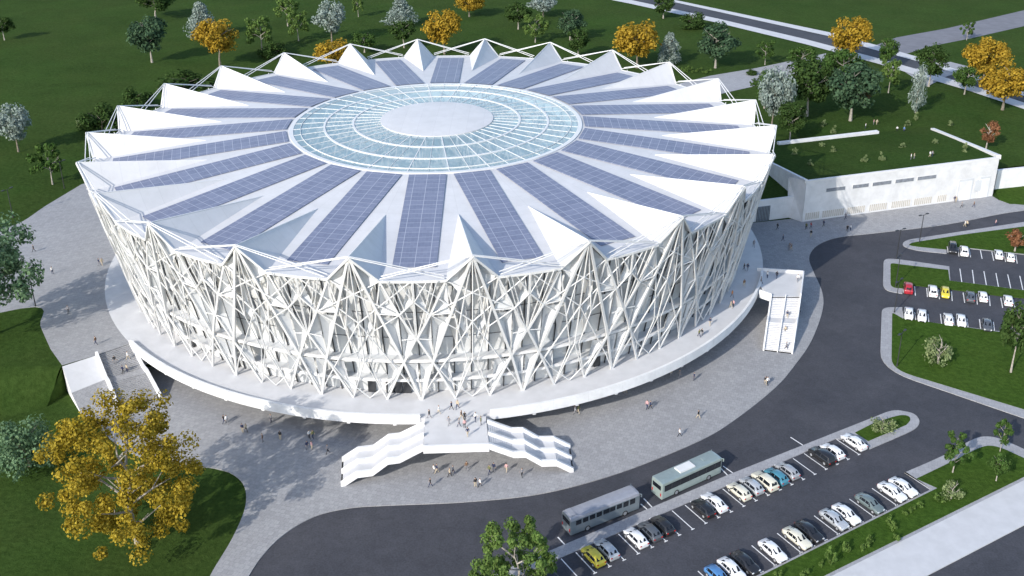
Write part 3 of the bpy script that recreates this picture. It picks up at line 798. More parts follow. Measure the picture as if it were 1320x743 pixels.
for (s0, z0), (s1, z1) in (((5.69,7.14), (11.28,8.12)), ((13.23,6.86), (18.02,7.74)), ((18.96,6.9), (24.61,7.6)), ((25.64,6.85), (31.27,7.55)), ((32.19,6.92), (37.98,7.56))):
    mb = MB(); sA, sB = s0, s1; zc = 7.85
    mb.box(((sA + sB) / 2, -.03, zc), (sB - sA, .1, 1.15)); f_ = mb.build('window', M['steel'], ax)
    mb = MB(); mb.box(((sA + sB) / 2, -.07, zc), (sB - sA - .25, .06, .9)); mb.build('pane', plain('grey_glass', (.22, .24, .27), .15, .2), f_)
for x0_, x1_ in ((1037,1055.5), (1059,1087), (1091,1114), (1119.5,1142.5), (1148,1172.5), (1177,1200), (1207,1219)):
    pass
for (sA, _z), (sB, _y) in (((0.6,0.51), (4.64,0.61)), ((5.43,0.51), (11.65,0.56)), ((12.56,0.44), (17.75,0.42)), ((18.99,0.47), (24.25,0.45)), ((25.54,0.29), (31.2,0.43)), ((32.28,0.3), (37.69,0.27)), ((39.35,0.29), (42.19,0.37))):
    mb = MB(); n = max(3, int((sB - sA) / .55))
    mb.box(((sA + sB) / 2, -.02, 1.45), (sB - sA, .06, 1.75)); f_ = mb.build('louvre_panel', plain('beige_louvre', (.50, .47, .42), .6, .1), ax)
    mb = MB()
    for i in range(n + 1): mb.box((sA + (sB - sA) * i / n, -.07, 1.45), (.12, .08, 1.75))
    mb.build('louvre', M['white'], f_)
for (sA, _z), (sB, zt) in (((45.34,0.2), (49.78,5.73)), ((51.65,0.08), (55.23,5.75))):
    mb = MB()
    mb.box(((sA + sB) / 2, -.06, 3.0), (sB - sA, .12, 6.0)); f_ = mb.build('portal', M['panelgrey'], ax)  # grey margin paints the thin shade outline around the door
    mb = MB(); mb.box(((sA + sB) / 2, -.10, 2.8), (sB - sA - .7, .1, 5.3)); mb.build('door', M['wallwhite'], f_)
sA, zA = (50.37,5.23); sB, zB = (52.37,2.18)
mb = MB(); mb.box(((sA + sB) / 2, -.15, (zA + zB) / 2), (sB - sA, .1, abs(zA - zB))); mb.build('window', M['panelgrey'], ax)
# gate wall between arena and annex
gw = empty('gate_wall', (81, 22.9, 0), math.atan2(24.45 - 21.29, 86.67 - 76.21))
tag(gw, 'shaded white retaining wall with a grey slatted gate between arena and annex', 'wall')
mb = MB(); mb.box((-.6, .3, 2.8), (12.6, .6, 5.6)); mb.build('wall', M['wallwhite'], gw)
mb = MB(); mb.box((-3.3, -.06, 2.0), (3.6, .14, 4.0)); g_ = mb.build('gate', plain('grey_gate', (.22, .25, .28), .5, .1), gw)
mb = MB()
for i in range(9): mb.box((-5.0 + i * .42, -.16, 2.0), (.09, .08, 3.8))
mb.build('slat', M['mullion'], g_)
# retaining wall on the far right
mb = MB(); a_, b_ = Vector((144.32,42.84,0)), Vector((215, 61, 0)); d = (b_ - a_).normalized(); c = Vector((-d.y, d.x, 0))
mb.prism([tuple(a_), tuple(b_), tuple(b_ + c * .8), tuple(a_ + c * .8)], 0, 5.55)
mb.build('retaining_wall', M['wallwhite'], label='plain sunlit white retaining wall right of the annex above a grass wedge', cat='wall')

# ------------------------------------------------------------------ trees (unit size: 1 m tall, 1 m wide; placed with a scale)
def crown_mesh(name, kind, mat, seed, n_cl, n_lf, leaf_h, leaf_w):
    r = random.Random(seed); mb = MB()
    cl = []
    for i in range(n_cl):
        if kind == 'cone':
            t = (i + r.random()) / n_cl; z = .14 + .80 * t; R0 = .46 * (1 - t) ** .8 + .03
            a = i * 2.4 + r.uniform(-.4, .4); q = R0 * r.uniform(.45, .95)
            cl.append((q * math.cos(a), q * math.sin(a), z, .085 + .10 * (1 - t)))
        elif kind == 'column':
            t = (i + r.random()) / n_cl; z = .16 + .76 * t; R0 = .44 * math.sin(math.pi * min(1, .25 + .72 * t)) ** .7
            a = i * 2.4; q = R0 * r.uniform(.2, .75)
            cl.append((q * math.cos(a), q * math.sin(a), z, .2))
        elif kind == 'bush':
            a = r.uniform(0, 6.283); u = r.random() ** .5; zz = r.uniform(.12, .8) * (1 - .55 * u * u)
            q = .40 * u
            cl.append((q * math.cos(a), q * math.sin(a), zz, r.uniform(.13, .22)))
        elif kind == 'gold':
            a = i * 2.4 + r.uniform(-.5, .5); t = (i + .5) / n_cl
            z = .13 + .78 * t; R0 = .47 * math.sqrt(max(0.03, 1 - ((z - .50) / .44) ** 2)); q = R0 * r.uniform(.25, 1.0) ** .8
            cl.append((q * math.cos(a), q * math.sin(a), z, r.uniform(.042, .082)))
        elif kind == 'open':
            a = i * 2.4 + r.uniform(-.5, .5); t = (i + .5) / n_cl
            z = .30 + .60 * t; R0 = .46 * math.sqrt(max(0.02, 1 - ((z - .56) / .42) ** 2)); q = R0 * r.uniform(.35, 1.0)
            cl.append((q * math.cos(a), q * math.sin(a), z, r.uniform(.07, .135)))
        else:
            while True:
                x, y, z = r.uniform(-1, 1), r.uniform(-1, 1), r.uniform(-1, 1)
                d = math.sqrt(x * x + y * y + z * z)
                if .45 < d < 1: break
            f = 1.0 if z > -.3 else .85
            cl.append((x * .37 * f, y * .37 * f, .60 + z * .30, r.uniform(.10, .18)))
    for i in range(n_lf):
        cx, cy, cz, cr = cl[r.randrange(n_cl)]
        while True:
            x, y, z = r.gauss(0, 1), r.gauss(0, 1), r.gauss(0, 1)
            d = math.sqrt(x * x + y * y + z * z)
            if d > .05: break
        q = cr * (r.random() ** .4)
        o = Vector((x / d, y / d, z / d)); p = Vector((cx, cy, cz)) + Vector((o.x * q, o.y * q, o.z * q * .85))
        if p.z < .03: continue
        nrm = (o + Vector((r.uniform(-.8, .8), r.uniform(-.8, .8), r.uniform(-.2, 1.0)))).normalized()
        a = nrm.cross(Vector((r.uniform(-1, 1), r.uniform(-1, 1), r.uniform(-1, 1)))).normalized(); b = nrm.cross(a)
        h = leaf_h * r.uniform(.6, 1.3); w = leaf_w * r.uniform(.6, 1.3)
        mb.face([p - a * h, p + b * w * .8 - a * h * .1, p + a * h, p - b * w * .8 + a * h * .1])
    return mb.mesh(name, mat)
def trunk_mesh(name, mat, seed, th=.34, r0=.022, limbs=7, top=.82):
    r = random.Random(seed); mb = MB()
    pts = [Vector((0, 0, -.01))]
    for i in range(1, 6):
        pts.append(Vector((r.uniform(-.012, .012) * i, r.uniform(-.012, .012) * i, top * i / 5)))
    rs = [r0 * 1.35] + [r0 * (1 - .17 * i) for i in range(1, 6)]
    for i in range(5): mb.tube(pts[i], pts[i + 1], rs[i], rs[i + 1], 7)
    for k in range(limbs):
        t = th + (top - th) * k / limbs * .8
        i = min(4, int(t / top * 5)); p = pts[i].lerp(pts[i + 1], t / top * 5 - i)
        a = k * 2.4 + r.uniform(-.4, .4)
        m_ = p + Vector((math.cos(a) * .14, math.sin(a) * .14, .09)); e = p + Vector((math.cos(a) * .25, math.sin(a) * .25, .16 + r.uniform(-.04, .05)))
        mb.tube(p, m_, r0 * .55, r0 * .38, 5); mb.tube(m_, e, r0 * .38, r0 * .12, 5)
        b = a + .7; mb.tube(m_, m_ + Vector((math.cos(b) * .13, math.sin(b) * .13, .12)), r0 * .3, r0 * .1, 4)
    return mb.mesh(name, mat)
KIND = {}
def kind(k, shape, mat, bark, n_cl, n_lf, lh, lw, th=.34, r0=.02, limbs=7, top=.8):
    KIND[k] = [(crown_mesh('crown', shape, M[mat], 31 * s + len(KIND), n_cl, n_lf, lh, lw), trunk_mesh('trunk', M[bark], 7 * s + 3, th, r0, limbs, top)) for s in (1, 2)]
kind('dark', 'round', 'l_dark', 'barkpale', 30, 3600, 0.026, 0.032)
kind('blue', 'round', 'l_blue', 'barkpale', 34, 3600, 0.026, 0.032)
kind('mid', 'round', 'l_mid', 'barkpale', 26, 3000, 0.026, 0.032)
kind('light', 'open', 'l_light', 'barkpale', 24, 2600, 0.027, 0.033)
kind('yellow', 'round', 'l_yellow', 'bark', 40, 3800, 0.024, 0.028)
kind('silver', 'cone', 'l_silver', 'bark', 46, 3200, 0.023, 0.03, .14, .018, 5, .9)
kind('silverround', 'round', 'l_silver', 'bark', 34, 3400, 0.023, 0.029, .3)
kind('column', 'column', 'l_silver', 'barkpale', 16, 1100, .022, .06, .2, .02, 4, .85)
kind('russet', 'round', 'l_red', 'barkpale', 18, 1500, 0.032, 0.038, .25, .03)
kind('bushdark', 'bush', 'l_dark', 'bark', 26, 2200, 0.034, 0.04, .1, .02, 5, .5)
kind('bushblue', 'bush', 'l_blue2', 'bark', 34, 4200, .020, .022, .1, .02, 5, .5)
kind('bushpale', 'bush', 'l_pale', 'barkpale', 18, 700, .045, .03, .1, .03, 6, .6)
kind('shrub', 'bush', 'l_light', 'bark', 10, 260, .07, .06, .1, .03, 3, .4)
kind('shrubpale', 'bush', 'l_pale', 'bark', 12, 420, .06, .055, .1, .03, 3, .4)
kind('bigblue', 'open', 'l_blue2', 'bark', 60, 11000, .014, .016, .2, .016, 9, .85)
kind('biggold', 'gold', 'l_yellow2', 'barkpale', 150, 25000, .0082, .0098, .16, .016, 12, .80)
kind('biglight', 'gold', 'l_light', 'barkpale', 90, 16000, .014, .015, .2, .016, 8, .8)
kind('younggreen', 'open', 'l_mid', 'barkpale', 16, 1900, 0.03, 0.035, .25, .018, 6, .85)
def tree(k, x, y, z, h, w, label, name='tree', group='trees around the arena', cat='tree', trunk=True):
    o = empty(name, (x, y, z), rnd.uniform(0, 6.28)); o.scale = (w, w, h)
    tag(o, label, cat, group)
    cm, tm = KIND[k][rnd.randrange(2)]
    if trunk: inst('trunk', tm, o)
    inst('crown', cm, o)
    return o
TR = [
 ('dark', (-191.67,195.14,5.2,9.52,9.32), 'small dark tree cut by the left picture edge, upper left lawn'),
 ('blue', (-119.94,158.88,5.2,17.48,14.76), 'dark blue-green broad tree with pale trunk alone on the upper left lawn'),
 ('dark', (-144.55,236.02,5.2,12.22,16.93), 'dark tree cut by the top edge above the broad blue-green tree'),
 ('silver', (-113.17,200.16,5.2,14.06,12.53), 'silver conical tree directly behind the golden tree, upper left'),
 ('yellow', (-93.07,153.14,5.2,17.27,16.79), 'golden tree in front of a silver cone, upper left lawn'),
 ('light', (-82.84,174.03,5.2,13.89,11.21), 'fresh green slim tree just right of the upper left golden tree'),
 ('bushdark', (-76.99,166.78,5.2,8.14,9.9), 'dark low shrub beside the fresh green slim tree'),
 ('light', (-83.11,220.13,5.2,11.85,10.49), 'fresh green tree at the top edge left of the silver trees'),
 ('light', (-72.85,193.15,5.2,12.12,9.26), 'small light green tree left of the round silver tree'),
 ('silverround', (-58.98,190.42,5.2,16.39,14.08), 'round silver tree behind the back roof ridges'),
 ('yellow', (-49.99,146.4,5.2,11.24,14.37), 'golden crown peeping over the roof ridge below the round silver tree'),
 ('mid', (-43.52,173.83,5.2,7.98,11.25), 'mid green tree just behind the back roof ridge, left of the top golden tree'),
 ('silver', (-35.09,221.37,5.2,11.57,13.14), 'silver cone at the top edge left of the golden tree behind the arena'),
 ('dark', (-29.18,181.22,5.2,10.68,12.03), 'dark tree below the top silver cone behind the arena'),
 ('light', (-55.97,238.72,5.2,9.07,5.46), 'thin light sapling at the top edge between two silver trees'),
 ('yellow', (-12.67,171.24,5.2,16.85,16.38), 'golden tree right behind the middle of the back roof rim'),
 ('yellow', (-6.93,238.43,5.2,10.99,14.31), 'golden tree cut by the top edge above the middle of the arena'),
 ('light', (22.01,189.99,5.2,11.17,9.82), 'light green slim tree behind the back rim right of centre'),
 ('dark', (14.94,213.65,5.2,11.1,11.64), 'dark tree left of the light slim tree behind the back rim'),
 ('silverround', (25.63,238.24,5.2,9.71,14.31), 'pale silver tree cut by the top edge right of centre'),
 ('blue', (36.04,193.91,5.2,12.43,12.99), 'blue-green tree behind the rim left of the right-hand golden tree'),
 ('dark', (37.99,166.2,5.2,10.63,9.87), 'dark tree partly hidden by the rim left of the right-hand golden tree'),
 ('yellow', (58.67,150.2,5.2,16.89,17.78), 'big golden tree beside a small silver cone, behind the right part of the rim'),
 ('silver', (70.73,154.55,5.2,11.71,9.02), 'small silver cone touching a big golden tree behind the rim'),
 ('blue', (87.03,150.06,5.2,16.62,16.11), 'round blue-green tree with bare pale trunk between rim and far road'),
 ('dark', (78.3,234.7,5.2,9.64,11.5), 'dark tree at the top edge standing by the start of the far road'),
 ('bushdark', (88.52,216.17,5.2,8.38,11.07), 'dark bush next to the far road kerb above the round blue-green tree'),
 ('younggreen', (105.92,154.38,5.2,9.28,7.34), 'young green tree beside the pale path right of the round blue-green tree'),
 ('mid', (117.12,145.59,5.2,9.1,11.04), 'mid green tree over the pale path by the far road'),
 ('bushdark', (98.25,141.45,5.2,2.14,4.39), 'tiny dark bush beside the pale path behind the rim'),
 ('silverround', (91.41,76.79,5.2,19.19,11.31), 'tall silver-green tree at the right edge of the arena roof'),
 ('mid', (94.27,100.26,5.2,12.91,9.75), 'green tree squeezed between arena rim and tall silver-green tree'),
 ('dark', (105.76,92.02,5.2,18.14,15.64), 'large dark tree between the tall silver-green tree and the broad one'),
 ('dark', (94.93,68.24,5.2,11.46,9.31), 'low dark tree in front of the silver-green one by the grass roof'),
 ('blue', (117.85,87.24,5.2,18.37,17.76), 'broad blue-green tree with pale trunk behind the grass roof'),
 ('mid', (123.52,119.6,5.2,15.01,13.36), 'green tree rising behind the broad blue-green tree'),
 ('yellow', (137.19,156.47,5.2,17.12,16.93), 'golden tree standing against the far road, upper right'),
 ('mid', (148.46,149.76,5.2,11.32,8.92), 'green tree on the far road side right of the road golden tree'),
 ('light', (139.26,117.67,5.2,11.5,7.17), 'pale green slim tree below the roadside green tree'),
 ('column', (140.49,95.11,5.2,14.6,5.76), 'slender silver columnar tree on the lawn behind the annex'),
 ('dark', (155.36,125.14,5.2,14.21,11.48), 'dark tree behind the slender silver column'),
 ('yellow', (173.51,125.06,5.2,16.69,15.1), 'golden tree farther left of the pair at the right edge'),
 ('yellow', (169,98.28,5.2,15.65,16.45), 'golden tree nearer right of the pair at the right edge'),
 ('mid', (163.81,115.72,5.2,9.97,8.67), 'green tree tucked under the left side of the golden pair'),
 ('younggreen', (194.92,193.05,5.2,7.71,5.57), 'young tree growing by the branch road above the golden pair'),
 ('russet', (148.69,61.25,5.2,8.25,5.65), 'russet tree behind the right parapet of the annex'),
 ('russet', (125.98,100.13,5.2,6.75,4.9), 'small russet tree half hidden by the broad blue-green tree'),
 ('silverround', (-123.56,59.65,5.2,13.73,10.76), 'silver tree on the left lawn above a green sapling'),
 ('younggreen', (-103.07,34.31,5.2,11.61,9.1), 'green sapling with thin trunk below the silver tree, left lawn'),
 ('bushdark', (-106.4,76.12,5.2,10.82,11.36), 'dark bush touching the left end of the roof rim'),
 ('bushdark', (-105.28,102.8,5.2,8.23,9.36), 'dark bush behind the rim, middle of the three left ones'),
 ('bushdark', (-97.73,126.29,5.2,6.42,16.31), 'wide dark bush behind the rim nearest the golden tree'),
 ('bushpale', (-113.99,81.32,5.2,4.61,3.71), 'pale bush left of the dark bush at the rim end'),
 ('bigblue', (-80.52,-43.77,5.2,23.41,18.07), 'large blue-green tree cut by the left edge beside the upper plaza'),
 ('bushblue', (-59.37,-77.68,0.8,12.36,10.64), 'big round blue-green bush on the lower left lawn'),
 ('biggold', (-36.08,-95.11,0,24.63,23.88), 'huge golden tree with bare forked branches in the left foreground'),
 ('biglight', (18.58,-108.35,0.05,14.91,12.7), 'bright green tree cut by the bottom edge beside the first coach'),
 ('bushpale', (79.27,-67.62,0.2,4.24,4.67), 'pale bushy tree on the rounded end of the parking island'),
 ('younggreen', (86.82,-78.97,0.2,7.36,5.09), 'leaning green tree on the lower right lawn by the kerb bend'),
 ('younggreen', (96.6,-73.5,0.2,6.54,3.75), 'slim green tree on the kerb above the ball-headed tree, lower right'),
 ('mid', (92.78,-81.12,0.2,5.26,3.84), 'ball-headed small tree beside the pale walk, lower right'),
 ('bushpale', (84.14,-85.42,0.2,4.5,3.51), 'pale bush below the leaning tree on the lower right lawn'),
 ('bushpale', (96.6,-45.95,0.2,7.86,6.63), 'olive spreading tree on the lawn below the far parking rows'),
 ('dark', (108.84,-49.27,0.2,15.28,8.14), 'dark tall tree at the right edge below the far parking rows'),
 ('russet', (132.58,3.59,0.2,6.34,6.08), 'russet tree with pale trunk at the right edge by the far cars'),
]
for k, (x, y, z, h, w), lab in TR:
    bush = k.startswith('bush')
    if z > 5: w *= 1.16; h *= 1.05
    o = tree(k, x, y, z, h, w, lab, 'bush' if bush and 'tree' not in lab else 'tree', cat='bush' if bush and 'tree' not in lab else 'tree')
# low planting on the lower right lawn strip, on the grass roof and by the far path
SH = [(((82.35,-85.78,0.2,1.51,1.88)), 'pale shrub'), (((78.66,-87.58,0.2,1.36,1.05)), 'pale green shrub'), (((77.2,-88.46,0.2,1.36,1.16)), 'pale shrub'), (((75.8,-89.16,0.2,1.08,0.92)), 'small shrub'),
      (((73.06,-91.23,0.2,1.88,1.36)), 'yellow-green shrub'), (((73.07,-92.58,0.2,1.6,1.01)), 'light shrub'), (((72.7,-94.73,0.2,1.72,1.11)), 'light shrub'), (((68.77,-95.21,0.2,1.59,1.11)), 'light shrub'),
      (((67.62,-96.82,0.2,2.1,1.42)), 'pale shrub'), (((64.67,-97.13,0.2,2.87,1.42)), 'yellow-green shrub'), (((61.85,-99.46,0.2,3.1,1.51)), 'tall pale shrub'), (((60.64,-99.92,0.2,1.3,0.86)), 'small shrub'),
      (((57.86,-102.03,0.2,1.54,1.48)), 'yellow-green shrub'), (((54.14,-102.02,0.2,1.41,1.17)), 'yellow-green shrub')]
ORD = ['first', 'second', 'third', 'fourth', 'fifth', 'sixth', 'seventh', 'eighth', 'ninth', 'tenth', 'eleventh', 'twelfth', 'thirteenth', 'fourteenth', 'fifteenth', 'sixteenth', 'seventeenth', 'eighteenth', 'nineteenth', 'twentieth']
for i, ((x, y, z, h, w), nm) in enumerate(SH):
    tree('shrub', x, y, z, h * 1.25, w * 1.1, '%s on the lower right lawn strip, %s counted from the kerb bend' % (nm, ORD[i]), 'shrub', 'shrubs on the lower lawn strip', 'shrub', False)
TOP = [(104.65,90.44,5.2), (108.38,81.92,5.2), (109.49,75.27,5.2), (101.69,59.09,6.36), (102.57,51.95,7.39), (91.76,50.05,7.18), (92.85,37.59,8.95), (107.12,39.03,9.37), (111.86,40,9.44), (122.11,53.65,8), (133.44,81.82,5.2), (138.38,88.33,5.2), (132.52,57.4,7.93), (146.13,81.77,5.2), (136.26,46.46,9.61)]
for i, q in enumerate(TOP):
    o = tree('shrubpale', q[0], q[1], q[2] - .1, 2.1 + .5 * (i % 3), 2.0, 'small clipped shrub on the grass roof of the annex, %s from the arena' % ORD[sorted(range(len(TOP)), key=lambda j: TOP[j][0]).index(i)], 'shrub', 'shrubs dotting the grass roof', 'shrub', False)
FP = [(876, 84), (882, 86), (888, 83), (893, 87), (899, 85), (904, 88), (909, 84), (914, 89)]
for i, q in enumerate([(73.68,146.87,5.2), (75.33,144.73,5.2), (77.45,147.93,5.2), (78.5,143.65,5.2), (80.92,146.84,5.2), (81.93,142.58,5.2), (83.92,144.68,5.2)]):
    tree('shrub', q[0], q[1], UP, 2.0, 2.4, 'yellow-green shrub behind the rim near the pale path, %s from the left' % ORD[i], 'shrub', 'shrubs behind the rim', 'shrub', False)

# ------------------------------------------------------------------ cars
def paint(name, c, metal=.0, rough=.3):
    m, nt, b = new_mat(name)
    b.inputs['Base Color'].default_value = (*c, 1); b.inputs['Roughness'].default_value = rough
    b.inputs['Metallic'].default_value = metal; b.inputs['Coat Weight'].default_value = .6; b.inputs['Coat Roughness'].default_value = .05
    n_, f = noise_mix(nt, tuple(x * .93 for x in c), tuple(min(1, x * 1.05) for x in c), 1.5, vec=geo_pos(nt)); nt.links.new(n_, b.inputs['Base Color'])
    return m
PA = {'white': paint('white_paint', (.78, .78, .79)), 'cream': paint('cream_paint', (.66, .63, .52)), 'silver': paint('silver_paint', (.50, .52, .54), .3),
      'grey': paint('grey_paint', (.10, .11, .125), .2), 'black': paint('black_paint', (.018, .018, .02)), 'yellow': paint('yellow_paint', (.62, .52, .05)),
      'red': paint('red_paint', (.38, .025, .04)), 'teal': paint('teal_paint', (.07, .24, .32), .1), 'blue': paint('blue_paint', (.08, .22, .46), .1),
      'greengrey': paint('green_grey_paint', (.15, .19, .19), .1), 'lightgrey': paint('light_grey_paint', (.38, .39, .41), .2)}
# stations from tail to nose: x, roofline z, half width, roof half width
CARS = {
 'sedan': (4.6, .93, [(-2.30, .72, .70), (-2.22, .98, .84), (-1.72, 1.04, .90), (-1.02, 1.40, .90), (-.2, 1.46, .91), (.42, 1.40, .91), (1.16, 1.00, .90), (1.85, .92, .88), (2.18, .76, .80), (2.30, .58, .66)], 3, 5),
 'hatch': (4.2, .95, [(-2.08, .72, .72), (-2.05, 1.02, .84), (-1.78, 1.10, .88), (-1.42, 1.44, .88), (-.3, 1.52, .89), (.45, 1.46, .89), (1.14, 1.04, .89), (1.72, .96, .86), (2.0, .80, .78), (2.12, .60, .64)], 3, 5),
 'suv': (4.7, 1.05, [(-2.34, .80, .78), (-2.30, 1.12, .90), (-2.18, 1.18, .92), (-1.92, 1.66, .92), (-.4, 1.74, .94), (.50, 1.68, .94), (1.16, 1.16, .94), (1.95, 1.08, .92), (2.26, .92, .84), (2.38, .66, .72)], 3, 5),
}
def car_parts(kind_):
    L, belt, st_, i0, i1 = CARS[kind_]
    secs = []
    for i, (x, zt, w) in enumerate(st_):
        gh = i0 <= i <= i1                          # in the cabin
        be = min(belt, zt - .05)
        rw = w * .74 if gh else w * .80
        bz = .24 if 1 <= i <= len(st_) - 2 else .32
        prof = [(0, bz), (w * .90, bz), (w * .985, bz + (be - bz) * .45), (w * .97, be - .03), (w * .93, be)]
        prof += [(rw, zt - .07 if gh else zt - .025), (rw * .82, zt - (.012 if gh else .005)), (0, zt + (.02 if gh else .012))]
        secs.append([(x, y, z) for y, z in prof])
    full = [[*s, *[(x, -y, z) for x, y, z in reversed(s[1:-1])]] for s in secs]
    mb = MB(); mb.grid(full, 0, True); mb.face(full[0][::-1]); mb.face(full[-1])
    body = mb.mesh('body', PA['white'], True)
    mod = {}
    def quad_on(a, b, c, d, inset, off):
        a, b, c, d = map(Vector, (a, b, c, d)); g = (a + b + c + d) / 4
        n = (b - a).cross(d - a); n = n.normalized() if n.length > 1e-6 else Vector((0, 0, 1))
        if n.dot(g - Vector((0, 0, .7))) < 0: n = -n
        return [g + (p - g) * inset + n * off for p in (a, b, c, d)]
    def panes(name, lst, inset=.9):
        mb = MB()
        for q in lst: mb.face(quad_on(*q, inset, .012))
        return mb.mesh(name, M['darkglass'])
    parts = []
    A, B = secs[i1], secs[i1 + 1]
    mir = lambda p: (p[0], -p[1], p[2])
    parts.append(('windscreen', panes('windscreen', [(A[6], B[6], mir(B[6]), mir(A[6]))], .94)))
    A, B = secs[i0 - 1], secs[i0]
    parts.append(('rear_window', panes('rear_window', [(A[6], B[6], mir(B[6]), mir(A[6]))], .90)))
    for sg in (1, -1):
        lst = []
        for i in range(i0, i1):
            P_, Q = secs[i], secs[i + 1]
            q = (P_[4], Q[4], Q[5], P_[5]); lst.append(tuple((x, y * sg, z) for x, y, z in q))
        for i, j in ((i0 - 1, i0), (i1 + 1, i1)):
            P_, Q = secs[i], secs[j]
            mid = tuple((P_[5][k] * .35 + Q[5][k] * .65) for k in range(3))
            q = (tuple(P_[4][k] * .45 + Q[4][k] * .55 for k in range(3)), Q[4], Q[5], mid); lst.append(tuple((x, y * sg, z) for x, y, z in q))
        parts.append(('side_window', panes('side_window', lst, .90)))
    n0 = secs[-2]; t0 = secs[1]
    for sg in (1, -1):
        mb = MB(); mb.box((n0[0][0] - .02, sg * .60, .66), (.26, .30, .13)); parts.append(('headlight', mb.mesh('headlight', M['lampclear'])))
        mb = MB(); mb.box((t0[0][0] - .0, sg * .64, .80), (.14, .26, .17)); parts.append(('tail_light', mb.mesh('tail_light', M['lampred'])))
        mb = MB(); mb.box((.78, sg * 1.0, belt + .06), (.14, .20, .13)); parts.append(('door_mirror', mb.mesh('door_mirror', M['black'])))
    mb = MB(); mb.box((L / 2 - .02, 0, .40), (.07, .95, .20)); mb.box((-L / 2 + .06, 0, .38), (.07, 1.2, .16)); parts.append(('bumper_grille', mb.mesh('bumper_grille', M['black'])))
    ty = MB(); rm = MB(); n = 16
    R0 = .33 if kind_ != 'suv' else .37
    for s in (-1, 1):
        rows = [[(r_ * math.cos(2 * math.pi * k / n), y, r_ * math.sin(2 * math.pi * k / n)) for k in range(n)] for r_, y in ((R0 * .62, .115 * s), (R0 * .95, .12 * s), (R0, .08 * s), (R0, 0))]
        ty.grid(rows if s < 0 else rows[::-1], 0, True)
        rm.face([(R0 * .62 * math.cos(2 * math.pi * k / n), .112 * s, R0 * .62 * math.sin(2 * math.pi * k / n)) for k in range(n)])
        for k in range(5):
            a = k * 1.2566; rm.box((R0 * .33 * math.cos(a), .118 * s, R0 * .33 * math.sin(a)), (.05, .02, .05))
    return body, parts, ty.mesh('tyre', M['rubber']), rm.mesh('rim', M['rim']), R0, L
def make_car(kind_):
    body, parts, ty, rm, R0, L = car_parts(kind_)
    o = empty('parked_car')
    inst('body', body, o)
    for nm, me in parts: inst(nm, me, o)
    for x in (-L * .295, L * .305):
        for y in (-.80, .80):
            w = inst('wheel', ty, o, loc=(x, y, R0)); inst('rim', rm, w)
    return o
PROTO = {}
def place_car(kind_, col, q, ang, label, group):
    if kind_ not in PROTO: PROTO[kind_] = make_car(kind_); o = PROTO[kind_]
    else: o = copy_tree(PROTO[kind_])
    o.location = (q[0], q[1], .022); o.rotation_euler = (0, 0, ang)
    for ch in o.children:
        if ch.name.startswith('body'):
            ch.material_slots[0].link = 'OBJECT'; ch.material_slots[0].material = PA[col]
    tag(o, label, 'car', group)
    return o
AN_ = math.atan2(-.8548, .5189)            # pointing from the bus strip towards the lower lawn
def slot(q):                               # snap a traced spot to its bay
    v = Vector(q) - U0
    return v.dot(E_), v.dot(N_)
NEAR = [
 ('hatch', 'black', (23.41,-101.32,0.7), 0, 'black hatchback behind the bright green tree, first in the row beside the coaches'),
 ('hatch', 'yellow', (28.6,-98.11,0.7), 0, 'yellow hatchback in the row beside the first coach'),
 ('hatch', 'silver', (30.98,-96.69,0.7), 0, 'silver hatchback right of the yellow one'),
 ('hatch', 'white', (34.97,-93.93,0.7), 0, 'white hatchback between silver and dark grey cars by the first coach'),
 ('hatch', 'grey', (37.37,-92.44,0.7), 0, 'dark grey hatchback right of a white one beside the first coach'),
 ('hatch', 'black', (39.31,-91.25,0.7), 0, 'black hatchback touching the dark grey one by the gap between the coaches'),
 ('hatch', 'black', (45.21,-87.6,0.7), 0, 'black hatchback beside the white saloon below the second coach'),
 ('sedan', 'white', (47.83,-86.52,0.7), 0, 'white saloon beside the second coach'),
 ('hatch', 'cream', (51.76,-83.59,0.7), 0, 'cream hatchback at the front end of the second coach'),
 ('hatch', 'silver', (54.29,-82.27,0.7), 0, 'silver hatchback between the cream hatchback and the cream van-like car'),
 ('suv', 'cream', (56.78,-80.62,0.9), 0, 'cream tall estate car next to the teal hatchback'),
 ('hatch', 'teal', (59.13,-79.38,0.7), 0, 'teal hatchback in the row below the second coach'),
 ('hatch', 'lightgrey', (61.24,-78.19,0.7), 0, 'light grey hatchback right of the teal one'),
 ('suv', 'black', (67.21,-75.03,0.9), 0, 'black off-roader near the planted island end'),
 ('hatch', 'white', (69.65,-73.5,0.7), 0, 'white hatchback right of the black off-roader'),
 ('sedan', 'white', (73.48,-71.6,0.7), 0, 'white saloon beside the planted island end'),
 ('hatch', 'blue', (45.01,-101.06,0.7), 1, 'blue hatchback at the bottom picture edge'),
 ('sedan', 'white', (47.87,-100,0.7), 1, 'white saloon right of the blue hatchback'),
 ('sedan', 'black', (50.24,-98.3,0.7), 1, 'black saloon right of the lowest white saloon'),
 ('sedan', 'white', (53.83,-96.25,0.7), 1, 'white saloon with an empty bay on its left, lower row'),
 ('sedan', 'cream', (57.93,-93.81,0.7), 1, 'cream saloon in the lower row'),
 ('sedan', 'black', (60.39,-92.48,0.7), 1, 'black saloon right of the cream saloon'),
 ('sedan', 'silver', (64.4,-89.75,0.7), 1, 'silver saloon in the lower row beside a white one'),
 ('sedan', 'white', (66.71,-88.88,0.7), 1, 'white saloon between the silver and green-grey ones, lower row'),
 ('sedan', 'greengrey', (70.75,-86.21,0.7), 1, 'green-grey saloon in the lower row'),
 ('sedan', 'white', (75.09,-83.63,0.7), 1, 'white saloon second from the kerb end of the lower row'),
 ('sedan', 'white', (77.67,-82.7,0.7), 1, 'white saloon last in the lower row, beside the kerb end'),
]
